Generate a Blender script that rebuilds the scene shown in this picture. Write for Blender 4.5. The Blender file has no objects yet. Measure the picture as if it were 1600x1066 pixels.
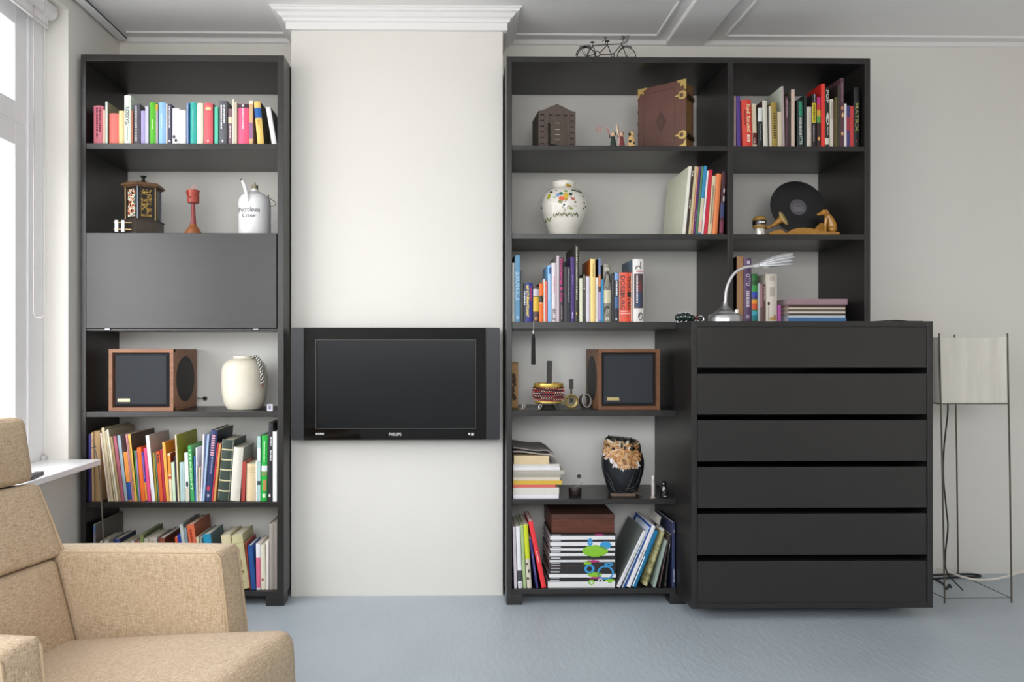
import bpy, bmesh, math, random
from mathutils import Vector, Matrix
random.seed(7)
SC = bpy.context.scene
COL = SC.collection

# ---------------------------------------------------------------- camera
F_PX, YAW, PX0, PY0 = 1050.0, math.radians(0.7), 720.83, 545.0     # focal length and principal point of the 1600x1066 photograph
CAM = Vector((0.0, -3.0, 1.146))
cam_d = bpy.data.cameras.new('camera'); cam_d.sensor_width = 36.0
cam_d.lens = F_PX / 1600 * 36
cam_d.shift_x = (800 - PX0) / 1600; cam_d.shift_y = (PY0 - 533) / 1600
cam_d.clip_start = 0.02
cam = bpy.data.objects.new('camera', cam_d); COL.objects.link(cam)
cam.location = CAM; cam.rotation_euler = (math.pi / 2, 0, -YAW)
SC.camera = cam

# ---------------------------------------------------------------- sky, window light, exposure
SC.view_settings.view_transform = 'Standard'; SC.view_settings.look = 'None'
SC.view_settings.gamma = 1.0; SC.view_settings.use_curve_mapping = False
SC.view_settings.exposure = 0.0
SC.cycles.use_denoising = True
SC.cycles.max_bounces = 10; SC.cycles.diffuse_bounces = 6; SC.cycles.transparent_max_bounces = 12
SC.cycles.sample_clamp_indirect = 6.0
W = bpy.data.worlds.new('sky'); SC.world = W; W.use_nodes = True
bg = W.node_tree.nodes['Background']
bg.inputs['Strength'].default_value = 9.7
# bright hazy sky, nearly even, over a pale street
_n = W.node_tree; _g = _n.nodes.new('ShaderNodeTexCoord'); _s = _n.nodes.new('ShaderNodeSeparateXYZ'); _r = _n.nodes.new('ShaderNodeValToRGB')
_m = _n.nodes.new('ShaderNodeMapRange'); _m.inputs['From Min'].default_value = -1; _m.inputs['From Max'].default_value = 1
_n.links.new(_g.outputs['Generated'], _s.inputs[0]); _n.links.new(_s.outputs['Z'], _m.inputs['Value']); _n.links.new(_m.outputs['Result'], _r.inputs['Fac'])
_e = _r.color_ramp.elements; _e[0].position = 0.0; _e[0].color = (.42, .42, .415, 1); _e[1].position = 1.0; _e[1].color = (.95, .975, 1, 1)
for _p, _c in ((.47, (.45, .45, .445, 1)), (.51, (.62, .63, .64, 1))):
    _q = _e.new(_p); _q.color = _c
_n.links.new(_r.outputs['Color'], bg.inputs['Color'])
def portal(name, loc, rot, sx, sy):
    d = bpy.data.lights.new(name, 'AREA'); d.shape = 'RECTANGLE'; d.size = sx; d.size_y = sy
    d.cycles.is_portal = True
    o = bpy.data.objects.new(name, d); COL.objects.link(o); o.location = loc; o.rotation_euler = rot

# ---------------------------------------------------------------- helpers
def at(px, py, Y):
    """the point of the plane y = Y seen at pixel (px, py)"""
    r, u = (px - PX0) / F_PX, (PY0 - py) / F_PX
    c, s = math.cos(YAW), math.sin(YAW)
    dx, dy = s + r * c, c - r * s
    t = (Y - CAM.y) / dy
    return Vector((t * dx, Y, CAM.z + t * u))
def ax(px, Y): return at(px, 545, Y).x
def az(py, px, Y): return at(px, py, Y).z

def lin(h):
    h = h.lstrip('#'); out = []
    for i in (0, 2, 4):
        v = int(h[i:i+2], 16) / 255
        out.append(v / 12.92 if v <= .04045 else ((v + .055) / 1.055) ** 2.4)
    return (*out, 1)
_M = {}
def mat(h, rough=.55, metal=0.0, var=.08, scale=30.0, bump=0.0, spec=.5, coat=0.0, key=None):
    k = (h, rough, metal, var, scale, bump, spec, coat)
    if k in _M: return _M[k]
    m = bpy.data.materials.new('material_' + h.lstrip('#')); m.use_nodes = True
    nt = m.node_tree; b = nt.nodes['Principled BSDF']
    c = lin(h)
    b.inputs['Base Color'].default_value = c
    b.inputs['Roughness'].default_value = rough; b.inputs['Metallic'].default_value = metal
    b.inputs['Specular IOR Level'].default_value = spec
    b.inputs['Coat Weight'].default_value = coat; b.inputs['Coat Roughness'].default_value = .08
    if var or bump:
        tc = nt.nodes.new('ShaderNodeTexCoord')
        n = nt.nodes.new('ShaderNodeTexNoise'); n.inputs['Scale'].default_value = scale; n.inputs['Detail'].default_value = 4
        nt.links.new(tc.outputs['Object'], n.inputs['Vector'])
        if var:
            mx = nt.nodes.new('ShaderNodeMix'); mx.data_type = 'RGBA'
            mx.inputs[6].default_value = tuple(max(0, v * (1 - var)) for v in c[:3]) + (1,)
            mx.inputs[7].default_value = tuple(min(1, v * (1 + var)) for v in c[:3]) + (1,)
            nt.links.new(n.outputs['Fac'], mx.inputs[0]); nt.links.new(mx.outputs[2], b.inputs['Base Color'])
        if bump:
            bp = nt.nodes.new('ShaderNodeBump'); bp.inputs['Strength'].default_value = bump; bp.inputs['Distance'].default_value = .004
            nt.links.new(n.outputs['Fac'], bp.inputs['Height']); nt.links.new(bp.outputs['Normal'], b.inputs['Normal'])
    _M[k] = m
    return m
def new_mat(name):
    m = bpy.data.materials.new(name); m.use_nodes = True
    return m, m.node_tree, m.node_tree.nodes['Principled BSDF']
def ramp(nt, fac, stops, interp='LINEAR'):
    r = nt.nodes.new('ShaderNodeValToRGB'); r.color_ramp.interpolation = interp
    el = r.color_ramp.elements
    while len(el) < len(stops): el.new(.5)
    for e, (p, h) in zip(el, stops): e.position = p; e.color = lin(h)
    nt.links.new(fac, r.inputs['Fac']); return r
def noise_node(nt, scale, detail=4, stretch=(1, 1, 1), rough=.5, coord='Object'):
    tc = nt.nodes.new('ShaderNodeTexCoord'); mp = nt.nodes.new('ShaderNodeMapping')
    mp.inputs['Scale'].default_value = stretch
    n = nt.nodes.new('ShaderNodeTexNoise'); n.inputs['Scale'].default_value = scale; n.inputs['Detail'].default_value = detail
    n.inputs['Roughness'].default_value = rough
    nt.links.new(tc.outputs[coord], mp.inputs['Vector']); nt.links.new(mp.outputs['Vector'], n.inputs['Vector'])
    return n
def add_bump(nt, b, h, strength, dist=.003):
    bp = nt.nodes.new('ShaderNodeBump'); bp.inputs['Strength'].default_value = strength; bp.inputs['Distance'].default_value = dist
    nt.links.new(h, bp.inputs['Height']); nt.links.new(bp.outputs['Normal'], b.inputs['Normal'])

class MB:
    """collects shapes; build() links them as ONE mesh object"""
    def __init__(s): s.v = []; s.f = []; s.smooth = []
    def add(s, vs, fs, smooth=False):
        o = len(s.v); s.v += [tuple(v) for v in vs]; s.f += [tuple(i + o for i in f) for f in fs]; s.smooth += [smooth] * len(fs)
        return s
    def box(s, x0, x1, y0, y1, z0, z1, bev=0.0):
        x0, x1 = min(x0, x1), max(x0, x1); y0, y1 = min(y0, y1), max(y0, y1); z0, z1 = min(z0, z1), max(z0, z1)
        if bev:
            bm = bmesh.new()
            vs = [bm.verts.new(p) for p in [(x0,y0,z0),(x1,y0,z0),(x1,y1,z0),(x0,y1,z0),(x0,y0,z1),(x1,y0,z1),(x1,y1,z1),(x0,y1,z1)]]
            for f in [(0,3,2,1),(4,5,6,7),(0,1,5,4),(1,2,6,5),(2,3,7,6),(3,0,4,7)]: bm.faces.new([vs[i] for i in f])
            bmesh.ops.bevel(bm, geom=list(bm.edges), offset=bev, segments=2, affect='EDGES', profile=.5)
            bm.verts.index_update()
            r = s.add([v.co for v in bm.verts], [[v.index for v in f.verts] for f in bm.faces], False); bm.free(); return r
        return s.add([(x0,y0,z0),(x1,y0,z0),(x1,y1,z0),(x0,y1,z0),(x0,y0,z1),(x1,y0,z1),(x1,y1,z1),(x0,y1,z1)],
                     [(0,3,2,1),(4,5,6,7),(0,1,5,4),(1,2,6,5),(2,3,7,6),(3,0,4,7)])
    def lathe(s, prof, c=(0, 0, 0), n=32, sx=1.0, sy=1.0):
        """prof: list of (r, z) from bottom to top, turned about z"""
        vs, fs = [], []
        for r, z in prof:
            for k in range(n):
                a = 2 * math.pi * k / n
                vs.append((c[0] + sx * r * math.cos(a), c[1] + sy * r * math.sin(a), c[2] + z))
        for i in range(len(prof) - 1):
            for k in range(n):
                k2 = (k + 1) % n
                fs.append((i*n+k, i*n+k2, (i+1)*n+k2, (i+1)*n+k))
        if tuple(prof[0]) != tuple(prof[-1]):          # a profile that closes on itself is a hoop without end caps
            fs.append(tuple(reversed(range(n)))); m = (len(prof) - 1) * n; fs.append(tuple(range(m, m + n)))
        return s.add(vs, fs, True)
    def tube(s, pts, r, n=8, closed=False):
        pts = [Vector(p) for p in pts]; N = len(pts); vs, fs = [], []
        rr = r if isinstance(r, (list, tuple)) else [r] * N
        ref = None
        for i, p in enumerate(pts):
            a = pts[(i - 1) % N] if (closed or i > 0) else p
            b = pts[(i + 1) % N] if (closed or i < N - 1) else p
            t = (b - a).normalized()
            if ref is None:
                ref = Vector((0, 0, 1)) if abs(t.z) < .9 else Vector((1, 0, 0))
            u = (ref - t * ref.dot(t))
            if u.length < 1e-6: u = t.orthogonal()
            u.normalize(); w = t.cross(u); ref = u
            for k in range(n):
                an = 2 * math.pi * k / n
                vs.append(p + (u * math.cos(an) + w * math.sin(an)) * rr[i])
        for i in range(N if closed else N - 1):
            j = (i + 1) % N
            for k in range(n):
                k2 = (k + 1) % n
                fs.append((i*n+k, i*n+k2, j*n+k2, j*n+k))
        if not closed:
            fs.append(tuple(reversed(range(n)))); fs.append(tuple(range((N-1)*n, N*n)))
        return s.add(vs, fs, True)
    def prism(s, poly, z0, z1, axis='z'):
        """poly in the plane across the axis; extruded from z0 to z1"""
        n = len(poly)
        P = {'z': lambda a, b, h: (a, b, h), 'y': lambda a, b, h: (a, h, b), 'x': lambda a, b, h: (h, a, b)}[axis]
        vs = [P(a, b, z0) for a, b in poly] + [P(a, b, z1) for a, b in poly]
        fs = [tuple(reversed(range(n))), tuple(range(n, 2 * n))] + [(i, (i+1) % n, n + (i+1) % n, n + i) for i in range(n)]
        return s.add(vs, fs)
    def ball(s, c, r, n=12, m=8, sc=(1, 1, 1)):
        vs, fs = [], []
        for i in range(m + 1):
            t = math.pi * i / m
            for k in range(n):
                a = 2 * math.pi * k / n
                vs.append((c[0] + sc[0]*r*math.sin(t)*math.cos(a), c[1] + sc[1]*r*math.sin(t)*math.sin(a), c[2] + sc[2]*r*math.cos(t)))
        for i in range(m):
            for k in range(n):
                k2 = (k + 1) % n
                fs.append((i*n+k, (i+1)*n+k, (i+1)*n+k2, i*n+k2))
        return s.add(vs, fs, True)
    def hexa(s, c8, r=.03, n=10, bulge=(0, 0, 0, 0, 0, 0)):
        """soft cushion: rounded block mapped on 8 corners, ordered as in box(); bulge for -x +x -y +y -z +z"""
        c8 = [Vector(c) for c in c8]
        size = [((c8[1]-c8[0]).length + (c8[6]-c8[7]).length) / 4, ((c8[3]-c8[0]).length + (c8[6]-c8[5]).length) / 4, ((c8[4]-c8[0]).length + (c8[6]-c8[2]).length) / 4]
        rr = [min(.95, r / z) for z in size]
        # denser near the rims so that the rounding shows
        ts = sorted(set([-1 + 2 * i / n for i in range(n + 1)] + [-1 + e for e in (.02, .05, .1)] + [1 - e for e in (.02, .05, .1)]))
        K = len(ts); idx = {}; vs, fs = [], []
        def tri(p):
            x, y, z = [(q + 1) / 2 for q in p]
            o = Vector((0, 0, 0))
            for i, (a, b, c) in enumerate([(0,0,0),(1,0,0),(1,1,0),(0,1,0),(0,0,1),(1,0,1),(1,1,1),(0,1,1)]):
                o += c8[i] * ((x if a else 1-x) * (y if b else 1-y) * (z if c else 1-z))
            return o
        cen = tri((0, 0, 0))
        axn = [(tri((1,0,0)) - tri((-1,0,0))).normalized(), (tri((0,1,0)) - tri((0,-1,0))).normalized(), (tri((0,0,1)) - tri((0,0,-1))).normalized()]
        def vert(p):
            k = tuple(round(q, 5) for q in p)
            if k in idx: return idx[k]
            q = [max(-1 + rr[i], min(1 - rr[i], p[i])) for i in range(3)]
            d = [(p[i] - q[i]) / rr[i] for i in range(3)]
            L = math.sqrt(sum(e * e for e in d))
            if L > 1e-9:
                mx = max(abs(e) for e in d)
                d = [e / L * mx for e in d]
            pos = tri([q[i] + d[i] * rr[i] for i in range(3)])
            for i in range(3):
                o1, o2 = [(1, 2), (0, 2), (0, 1)][i]
                w = (1 - p[o1] ** 2) * (1 - p[o2] ** 2)
                if p[i] < -.999: pos -= axn[i] * bulge[2*i] * w
                if p[i] > .999: pos += axn[i] * bulge[2*i+1] * w
            idx[k] = len(vs); vs.append(pos); return idx[k]
        for i in range(3):
            o1, o2 = [(1, 2), (2, 0), (0, 1)][i]
            for sg in (-1, 1):
                for a in range(K - 1):
                    for b in range(K - 1):
                        q = []
                        for (e, g) in ((a, b), (a+1, b), (a+1, b+1), (a, b+1)):
                            p = [0, 0, 0]; p[i] = sg; p[o1] = ts[e]; p[o2] = ts[g]; q.append(vert(p))
                        fs.append(tuple(q) if sg > 0 else tuple(reversed(q)))
        return s.add(vs, fs, True)
    def move(s, M, start=0):
        s.v = s.v[:start] + [tuple(M @ Vector(v)) for v in s.v[start:]]; return s
    def build(s, name, m, parent=None, loc=None, rot=None, angle=40):
        me = bpy.data.meshes.new(name); me.from_pydata(s.v, [], s.f); me.validate(); me.update()
        if len(me.polygons) == len(s.smooth):
            me.polygons.foreach_set('use_smooth', s.smooth)
        if any(s.smooth): me.set_sharp_from_angle(angle=math.radians(angle))
        for q in (m if isinstance(m, (list, tuple)) else [m]): me.materials.append(q)
        o = bpy.data.objects.new(name, me); COL.objects.link(o)
        if parent: o.parent = parent
        if loc is not None: o.location = loc
        if rot is not None: o.rotation_euler = rot
        return o
LABELS = {}
def tag(o, label=None, cat=None, group=None, kind=None):
    if label:
        o['label'] = label
        if not kind:
            if label in LABELS: print('DUPLICATE LABEL', label)
            LABELS[label] = o
            n = len(label.replace(',', ' ').split())
            if n < 4 or n > 16: print('LABEL LENGTH', n, label)
    if cat: o['category'] = cat
    if group: o['group'] = group
    if kind: o['kind'] = kind
    return o
def thing(name, loc, label, cat, rz=0.0, group=None):
    o = bpy.data.objects.new(name, None); COL.objects.link(o); o.empty_display_size = .05
    o.location = loc; o.rotation_euler = (0, 0, rz)
    return tag(o, label, cat, group)
def struct(name, mb, m, label=None):
    return tag(mb.build(name, m), label, None, None, 'structure')

_T = {}
def text_verts(body):
    if body in _T: return _T[body]
    cu = bpy.data.curves.new('lettering', 'FONT'); cu.body = body; cu.resolution_u = 2; cu.fill_mode = 'FRONT'; cu.offset = .018
    ob = bpy.data.objects.new('lettering', cu); COL.objects.link(ob)
    bpy.context.view_layer.update()
    me = bpy.data.meshes.new_from_object(ob)
    vs = [v.co.copy() for v in me.vertices]; fs = [tuple(p.vertices) for p in me.polygons]
    bpy.data.objects.remove(ob); bpy.data.curves.remove(cu); bpy.data.meshes.remove(me)
    x0, x1 = min(v.x for v in vs), max(v.x for v in vs); y0, y1 = min(v.y for v in vs), max(v.y for v in vs)
    _T[body] = ([((v.x - x0) / (x1 - x0), (v.y - y0) / (y1 - y0)) for v in vs], fs)
    return _T[body]
def add_text(mb, body, o, u, v):
    """letters filling the rectangle o, o+u, o+v"""
    vs, fs = text_verts(body); o, u, v = Vector(o), Vector(u), Vector(v)
    mb.add([o + u * a + v * b for a, b in vs], fs)
def arc(c, r, a0, a1, n=12):
    return [(c[0] + r * math.cos(math.radians(a0 + (a1-a0) * i / n)), c[1] + r * math.sin(math.radians(a0 + (a1-a0) * i / n))) for i in range(n + 1)]
def spline(pts, n=8):
    """Catmull-Rom through the points"""
    P = [Vector(p) for p in pts]; P = [2*P[0]-P[1]] + P + [2*P[-1]-P[-2]]; out = []
    for i in range(1, len(P) - 2):
        for k in range(n):
            t = k / n
            out.append(.5 * ((2*P[i]) + (P[i+1]-P[i-1])*t + (2*P[i-1]-5*P[i]+4*P[i+1]-P[i+2])*t*t + (3*P[i]-P[i-1]-3*P[i+1]+P[i+2])*t**3))
    out.append(P[-2]); return out

# ================================================================ materials of the setting
def wood_dark():
    m, nt, b = new_mat('black_brown_wood')
    n = noise_node(nt, 9, 6, (1.2, 9, 30), .65)
    r = ramp(nt, n.outputs['Fac'], [(.3, '#1a1817'), (.7, '#23201f')])
    nt.links.new(r.outputs['Color'], b.inputs['Base Color'])
    b.inputs['Roughness'].default_value = .34; b.inputs['Specular IOR Level'].default_value = .68
    add_bump(nt, b, n.outputs['Fac'], .12, .001)
    return m
WOOD = wood_dark()
def plaster(name, h, var=.03, bump=.05):
    m, nt, b = new_mat(name)
    n = noise_node(nt, 3.0, 5)
    c = lin(h)
    mx = nt.nodes.new('ShaderNodeMix'); mx.data_type = 'RGBA'
    mx.inputs[6].default_value = tuple(v * (1 - var) for v in c[:3]) + (1,); mx.inputs[7].default_value = c
    nt.links.new(n.outputs['Fac'], mx.inputs[0]); nt.links.new(mx.outputs[2], b.inputs['Base Color'])
    n2 = noise_node(nt, 140, 3)
    add_bump(nt, b, n2.outputs['Fac'], bump, .001)
    b.inputs['Roughness'].default_value = .75
    return m
WALL = plaster('painted_wall', '#e4e1db')
CEIL = plaster('painted_ceiling', '#edebea')
WHITE = mat('#eeeef0', .35, var=.02)
def floor_mat():
    m, nt, b = new_mat('blue_grey_linoleum')
    n = noise_node(nt, 2.2, 5, (1, 1, 1))
    r = ramp(nt, n.outputs['Fac'], [(.3, '#a9b3bb'), (.7, '#b2bbc3')])
    nt.links.new(r.outputs['Color'], b.inputs['Base Color'])
    n2 = noise_node(nt, 48, 3, (1, .4, 1), .6)
    add_bump(nt, b, n2.outputs['Fac'], .55, .004)
    b.inputs['Roughness'].default_value = .33
    return m
FLOOR = floor_mat()

# ================================================================ the room
XL, YB, ZC = -1.672, .39, 2.70          # left wall, back wall, ceiling
XR, YN = 3.25, -4.2
Y1, Y2, Y3, Y4 = -.06, -2.05, -2.2, -4.0     # left wall window openings; the second is unseen, added for light
ZS, ZT = .665, 2.62
XG = ax(68, Y1)                          # room face of the window frames
struct('floor', MB().box(-2.2, XR + .2, YN - .2, YB + .2, -.1, 0), FLOOR)
struct('ceiling', MB().box(-2.2, XR + .2, YN - .2, YB + .2, ZC, ZC + .1), CEIL)
struct('wall_back', MB().box(-2.2, XR + .2, YB, YB + .15, 0, ZC), WALL)
struct('wall_right', MB().box(XR, XR + .15, YN, YB, 0, ZC), WALL)
FRONT = ((-1.75, 1.5, 1.42, 2.64),)                   # unseen high window band, added behind the camera for frontal light
w = MB(); w.box(-2.2, -1.75, YN - .2, YN, 0, ZC); w.box(1.5, XR + .2, YN - .2, YN, 0, ZC); w.box(-1.75, 1.5, YN - .2, YN, 0, 1.42); w.box(-1.75, 1.5, YN - .2, YN, 2.64, ZC)
struct('wall_front', w, WALL)
for FX0, FX1, FZ0, FZ1 in FRONT:
    portal('daylight', ((FX0 + FX1) / 2, YN - .22, (FZ0 + FZ1) / 2), (math.pi / 2, 0, 0), FX1 - FX0, FZ1 - FZ0)
w = MB(); XO = XL - .28
w.box(XO, XL, Y1, YB, 0, ZC)
for a, b_ in ((Y2, Y1), (Y4, Y3)):
    w.box(XO, XL, a, b_, 0, ZS - .024); w.box(XO, XL, a, b_, ZT, ZC)
w.box(XO, XL, Y3, Y2, 0, ZC); w.box(XO, XL, YN, Y4, 0, ZC)
struct('wall_left', w, WALL)
for k, (a, b_) in enumerate(((Y2, Y1), (Y4, Y3))):
    portal('daylight', (XO - .02, (a + b_) / 2, (ZS + ZT) / 2), (0, -math.pi / 2, 0), ZT - ZS, b_ - a)

def pane_mat():
    m = bpy.data.materials.new('window_glass'); m.use_nodes = True; nt = m.node_tree
    for n in list(nt.nodes): nt.nodes.remove(n)
    o = nt.nodes.new('ShaderNodeOutputMaterial'); t = nt.nodes.new('ShaderNodeBsdfTransparent'); g = nt.nodes.new('ShaderNodeBsdfGlossy')
    g.inputs['Roughness'].default_value = .02
    f = nt.nodes.new('ShaderNodeLayerWeight'); f.inputs['Blend'].default_value = .5; x = nt.nodes.new('ShaderNodeMixShader')
    p = nt.nodes.new('ShaderNodeMath'); p.operation = 'POWER'; p.inputs[1].default_value = 4; q = nt.nodes.new('ShaderNodeMath'); q.operation = 'MULTIPLY_ADD'; q.inputs[1].default_value = .5; q.inputs[2].default_value = .04
    nt.links.new(f.outputs['Facing'], p.inputs[0]); nt.links.new(p.outputs[0], q.inputs[0])
    nt.links.new(q.outputs[0], x.inputs[0]); nt.links.new(t.outputs[0], x.inputs[1]); nt.links.new(g.outputs[0], x.inputs[2]); nt.links.new(x.outputs[0], o.inputs[0])
    return m
GLASS = pane_mat()
def window(n, ya, yb):
    """casement window in the plane x = XG, from y = ya (near the camera) to yb"""
    root = bpy.data.objects.new('window_%d' % n, None); COL.objects.link(root); root.location = (XG, yb, ZS)
    tag(root, None, None, None, 'structure')
    L = yb - ya; H = ZT - ZS
    f = MB()                                         # outer frame, local: x = 0 room face, y from -L to 0
    f.box(-.09, 0, -.105, 0, 0, H, .003); f.box(-.09, 0, -L, -L + .105, 0, H, .003)
    ym = -L / 2
    f.box(-.09, -.002, -L, 0, H - .06, H, .003)
    f.box(-.09, -.002, -L, 0, 0, .06, .003)
    f.box(-.09, -.012, -L, 0, 1.398, 1.412)
    f.build('frame', WHITE, root)
    for (a, b_) in ((-.107, -L + .107),):
        for z0, z1 in ((.062, 1.399), (1.411, H - .062)):
            s = MB(); r = .07
            s.box(-.065, -.008, a, a - r, z0, z1, .004); s.box(-.065, -.008, b_, b_ + r, z0, z1, .004)
            s.box(-.065, -.009, a, b_, z0, z0 + .085, .004); s.box(-.065, -.009, a, b_, z1 - .085, z1, .004)
            so = s.build('sash', WHITE, root)
            MB().box(-.046, -.042, a - r, b_ + r, z0 + .085, z1 - .085).build('pane', GLASS, so)
    sl = MB().box(-.12, at(158, 717, Y1 - .0).x - XG, -L, -.001, -.024, 0, .003)
    sl.build('sill', mat('#f2f2f4', .3, var=.01), root)
    return root
window(1, Y2, Y1); window(2, Y4, Y3)  # second window is out of view, added to light shelves and armchair
for k_, (FX0, FX1, FZ0, FZ1) in enumerate(FRONT):  # added window band, never in view, brings more daylight onto shelves and armchair
    added_window = bpy.data.objects.new('window_%d' % (3 + k_), None); COL.objects.link(added_window); added_window.location = (FX0, YN - .1, FZ0); tag(added_window, None, None, None, 'structure')
    FW, FH = FX1 - FX0, FZ1 - FZ0
    f = MB(); f.box(0, FW, -.04, .04, 0, .06, .003); f.box(0, FW, -.04, .04, FH - .06, FH, .003)
    for x in (0, FW / 2 - .03, FW - .06): f.box(x, x + .06, -.039, .039, .06, FH - .06, .003)
    f.build('frame', WHITE, added_window)
    for i in range(2): MB().box(FW * i / 2 + .03, FW * (i + 1) / 2 - .03, -.003, .003, .06, FH - .06).build('pane', GLASS, added_window)

# chimney breast with its cornice
CX0, CX1, CY = ax(455, .12), ax(785.5, .12), .12
struct('wall_chimney_breast', MB().box(CX0, CX1, CY, YB, 0, ZC), WALL)
prof = [(0, 2.617), (.02, 2.617), (.02, 2.648), (.03, 2.651), (.033, 2.663), (.045, 2.668), (.056, 2.68), (.07, 2.684), (.074, 2.692), (.08, 2.694), (.08, 2.70), (0, 2.70)]
def cornice(prof, path):
    """profile (offset, z) swept along a path of (x, y, outward x, outward y)"""
    mb = MB(); n = len(prof); vs = []
    for (x, y, ox, oy) in path: vs += [(x + ox * d, y + oy * d, z) for d, z in prof]
    fs = [(i*n+k, i*n+(k+1) % n, (i+1)*n+(k+1) % n, (i+1)*n+k) for i in range(len(path) - 1) for k in range(n)]
    return mb.add(vs, fs)
struct('trim_1', cornice(prof, [(CX0, YB, -1, 0), (CX0, CY, -1, -1), (CX1, CY, 1, -1), (CX1, YB, 1, 0)]), CEIL)
# ceiling border mouldings, beam and curtain rail
def strip_x(x0, x1, y, wd=.016, h=.008): return MB().prism([(y - wd/2, ZC), (y - wd/4, ZC - h), (y + wd/4, ZC - h), (y + wd/2, ZC)], x0, x1, 'x')
def strip_y(x, y0, y1, wd=.016, h=.008): return MB().prism([(x - wd/2, ZC), (x - wd/4, ZC - h), (x + wd/4, ZC - h), (x + wd/2, ZC)], y0, y1, 'y')
BX0, BX1 = 1.07, 1.262
YM = .312
struct('trim_2', strip_x(-1.60, CX0 - .08, YM), CEIL)
struct('trim_3', strip_x(CX1 + .08, BX0 - .06, YM), CEIL)
struct('trim_4', strip_x(BX1 + .09, XR - .1, YM), CEIL)
struct('trim_5', strip_y(BX0 - .06, YM, -4.1), CEIL)
struct('trim_6', strip_y(BX1 + .09, YM, -4.1), CEIL)
struct('trim_7', strip_x(-1.60, BX0 - .06, -.03), CEIL)
struct('trim_8', MB().box(BX0, BX1, YN, YB, ZC - .022, ZC + .01, .004), CEIL)
struct('trim_9', MB().prism([(YB, ZC - .022), (YB - .012, ZC - .018), (YB - .02, ZC), (YB, ZC)], -1.672, CX0, 'x'), CEIL)
struct('trim_10', MB().prism([(YB, ZC - .022), (YB - .012, ZC - .018), (YB - .02, ZC), (YB, ZC)], CX1, XR, 'x'), CEIL)
r = thing('curtain_rail', (-1.64, 0, ZC - .026), 'white ceiling curtain rail with dark groove above the window wall', 'curtain rail')
MB().box(-.02, .02, -4.1, .35, .001, .026, .003).build('rail', WHITE, r)
MB().box(.0205, .0225, -4.1, .35, .008, .016).build('groove', mat('#4a4a4a', .6), r)

# roller blind above the window
bx = thing('roller_blind', (XG + .045, Y1 - .03, 2.54), 'rolled-up white roller blind with bead chain in window reveal', 'blind')
b = MB(); b.tube([(0, 0, .05), (0, -1.88, .05)], .035, 20); b.build('roll', mat('#e4e2e2', .7), bx)
MB().box(-.004, .004, -1.86, -.02, -.02, .05).build('fabric', mat('#eceaea', .8), bx)
b = MB(); b.tube([(0, -1.86, -.02), (0, -.02, -.02)], .008, 10); b.build('bottom_bar', mat('#d8d6d6', .5), bx)
b = MB(); YC = Y1 - .16
xl, xr_ = ax(53, YC) - XG - .045, ax(69.5, YC) - XG - .045; zc_ = az(488, 61, YC) - 2.54; xm, hw = (xl + xr_) / 2, (xr_ - xl) / 2; dy_ = YC - (Y1 - .03)
pts = [(xl, dy_, .04 + (zc_ - .04) * k / 6) for k in range(7)] + [(xm + hw * math.cos(math.radians(a)), dy_, zc_ + hw * 1.1 * math.sin(math.radians(a))) for a in range(195, 346, 15)] + [(xr_, dy_, zc_ + (.04 - zc_) * k / 6) for k in range(7)]
b.tube(pts, .0017, 6); b.build('bead_chain', mat('#b9aeae', .5), bx)

# ================================================================ bookcases, drawers
def zs(py, px): return az(py, px, 0.0)
LZ = {k: zs(y, 284) for k, y in dict(top=85.5, topb=96, s1=224, s1b=233, s2=364, flapb=513, s3=507, s3b=517, s4=643.5, s4b=652, s5=785, s5b=793.5, bot=925, botb=933).items()}
LX0, LX1, LI0, LI1 = ax(126, 0), ax(443.5, 0), ax(134, 0), ax(433.5, 0)
DEP = .385
def panel(name, root, x0, x1, y0, y1, z0, z1, m=None, bev=.0015):
    L = root.location
    return MB().box(x0 - L.x, x1 - L.x, y0 - L.y, y1 - L.y, z0 - L.z, z1 - L.z, bev).build(name, m or WOOD, root)
def holed_panel(root, x0, x1, z0, z1, y, hx, hz, hr, m):
    """white back board with a round cable hole"""
    L = root.location; mb = MB(); n = 24
    ring = [(hx + hr * math.cos(2*math.pi*k/n), hz + hr * math.sin(2*math.pi*k/n)) for k in range(n)]
    def edge(a):
        dx, dz = math.cos(a), math.sin(a); t = 1e9
        if dx > 1e-9: t = min(t, (x1 - hx) / dx)
        if dx < -1e-9: t = min(t, (x0 - hx) / dx)
        if dz > 1e-9: t = min(t, (z1 - hz) / dz)
        if dz < -1e-9: t = min(t, (z0 - hz) / dz)
        return (hx + dx * t, hz + dz * t)
    angs = sorted([2*math.pi*k/n for k in range(n)] + [math.atan2(z-hz, x-hx) % (2*math.pi) for x in (x0, x1) for z in (z0, z1)])
    inner = [(hx + hr * math.cos(a), hz + hr * math.sin(a)) for a in angs]; outer = [edge(a) for a in angs]
    N = len(angs); vs = []
    for yy in (y, y + .012):
        vs += [(a - L.x, yy - L.y, c - L.z) for a, c in inner] + [(a - L.x, yy - L.y, c - L.z) for a, c in outer]
    fs = []
    for k in range(N):
        j = (k + 1) % N
        fs += [(k, j, N + j, N + k), (2*N + k, 3*N + k, 3*N + j, 2*N + j), (k, 2*N + k, 2*N + j, j)]
    return mb.add(vs, fs).build('back_panel', m, root)
BACKW = plaster('white_back_board', '#f3f2ee', .02, .02)

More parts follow.
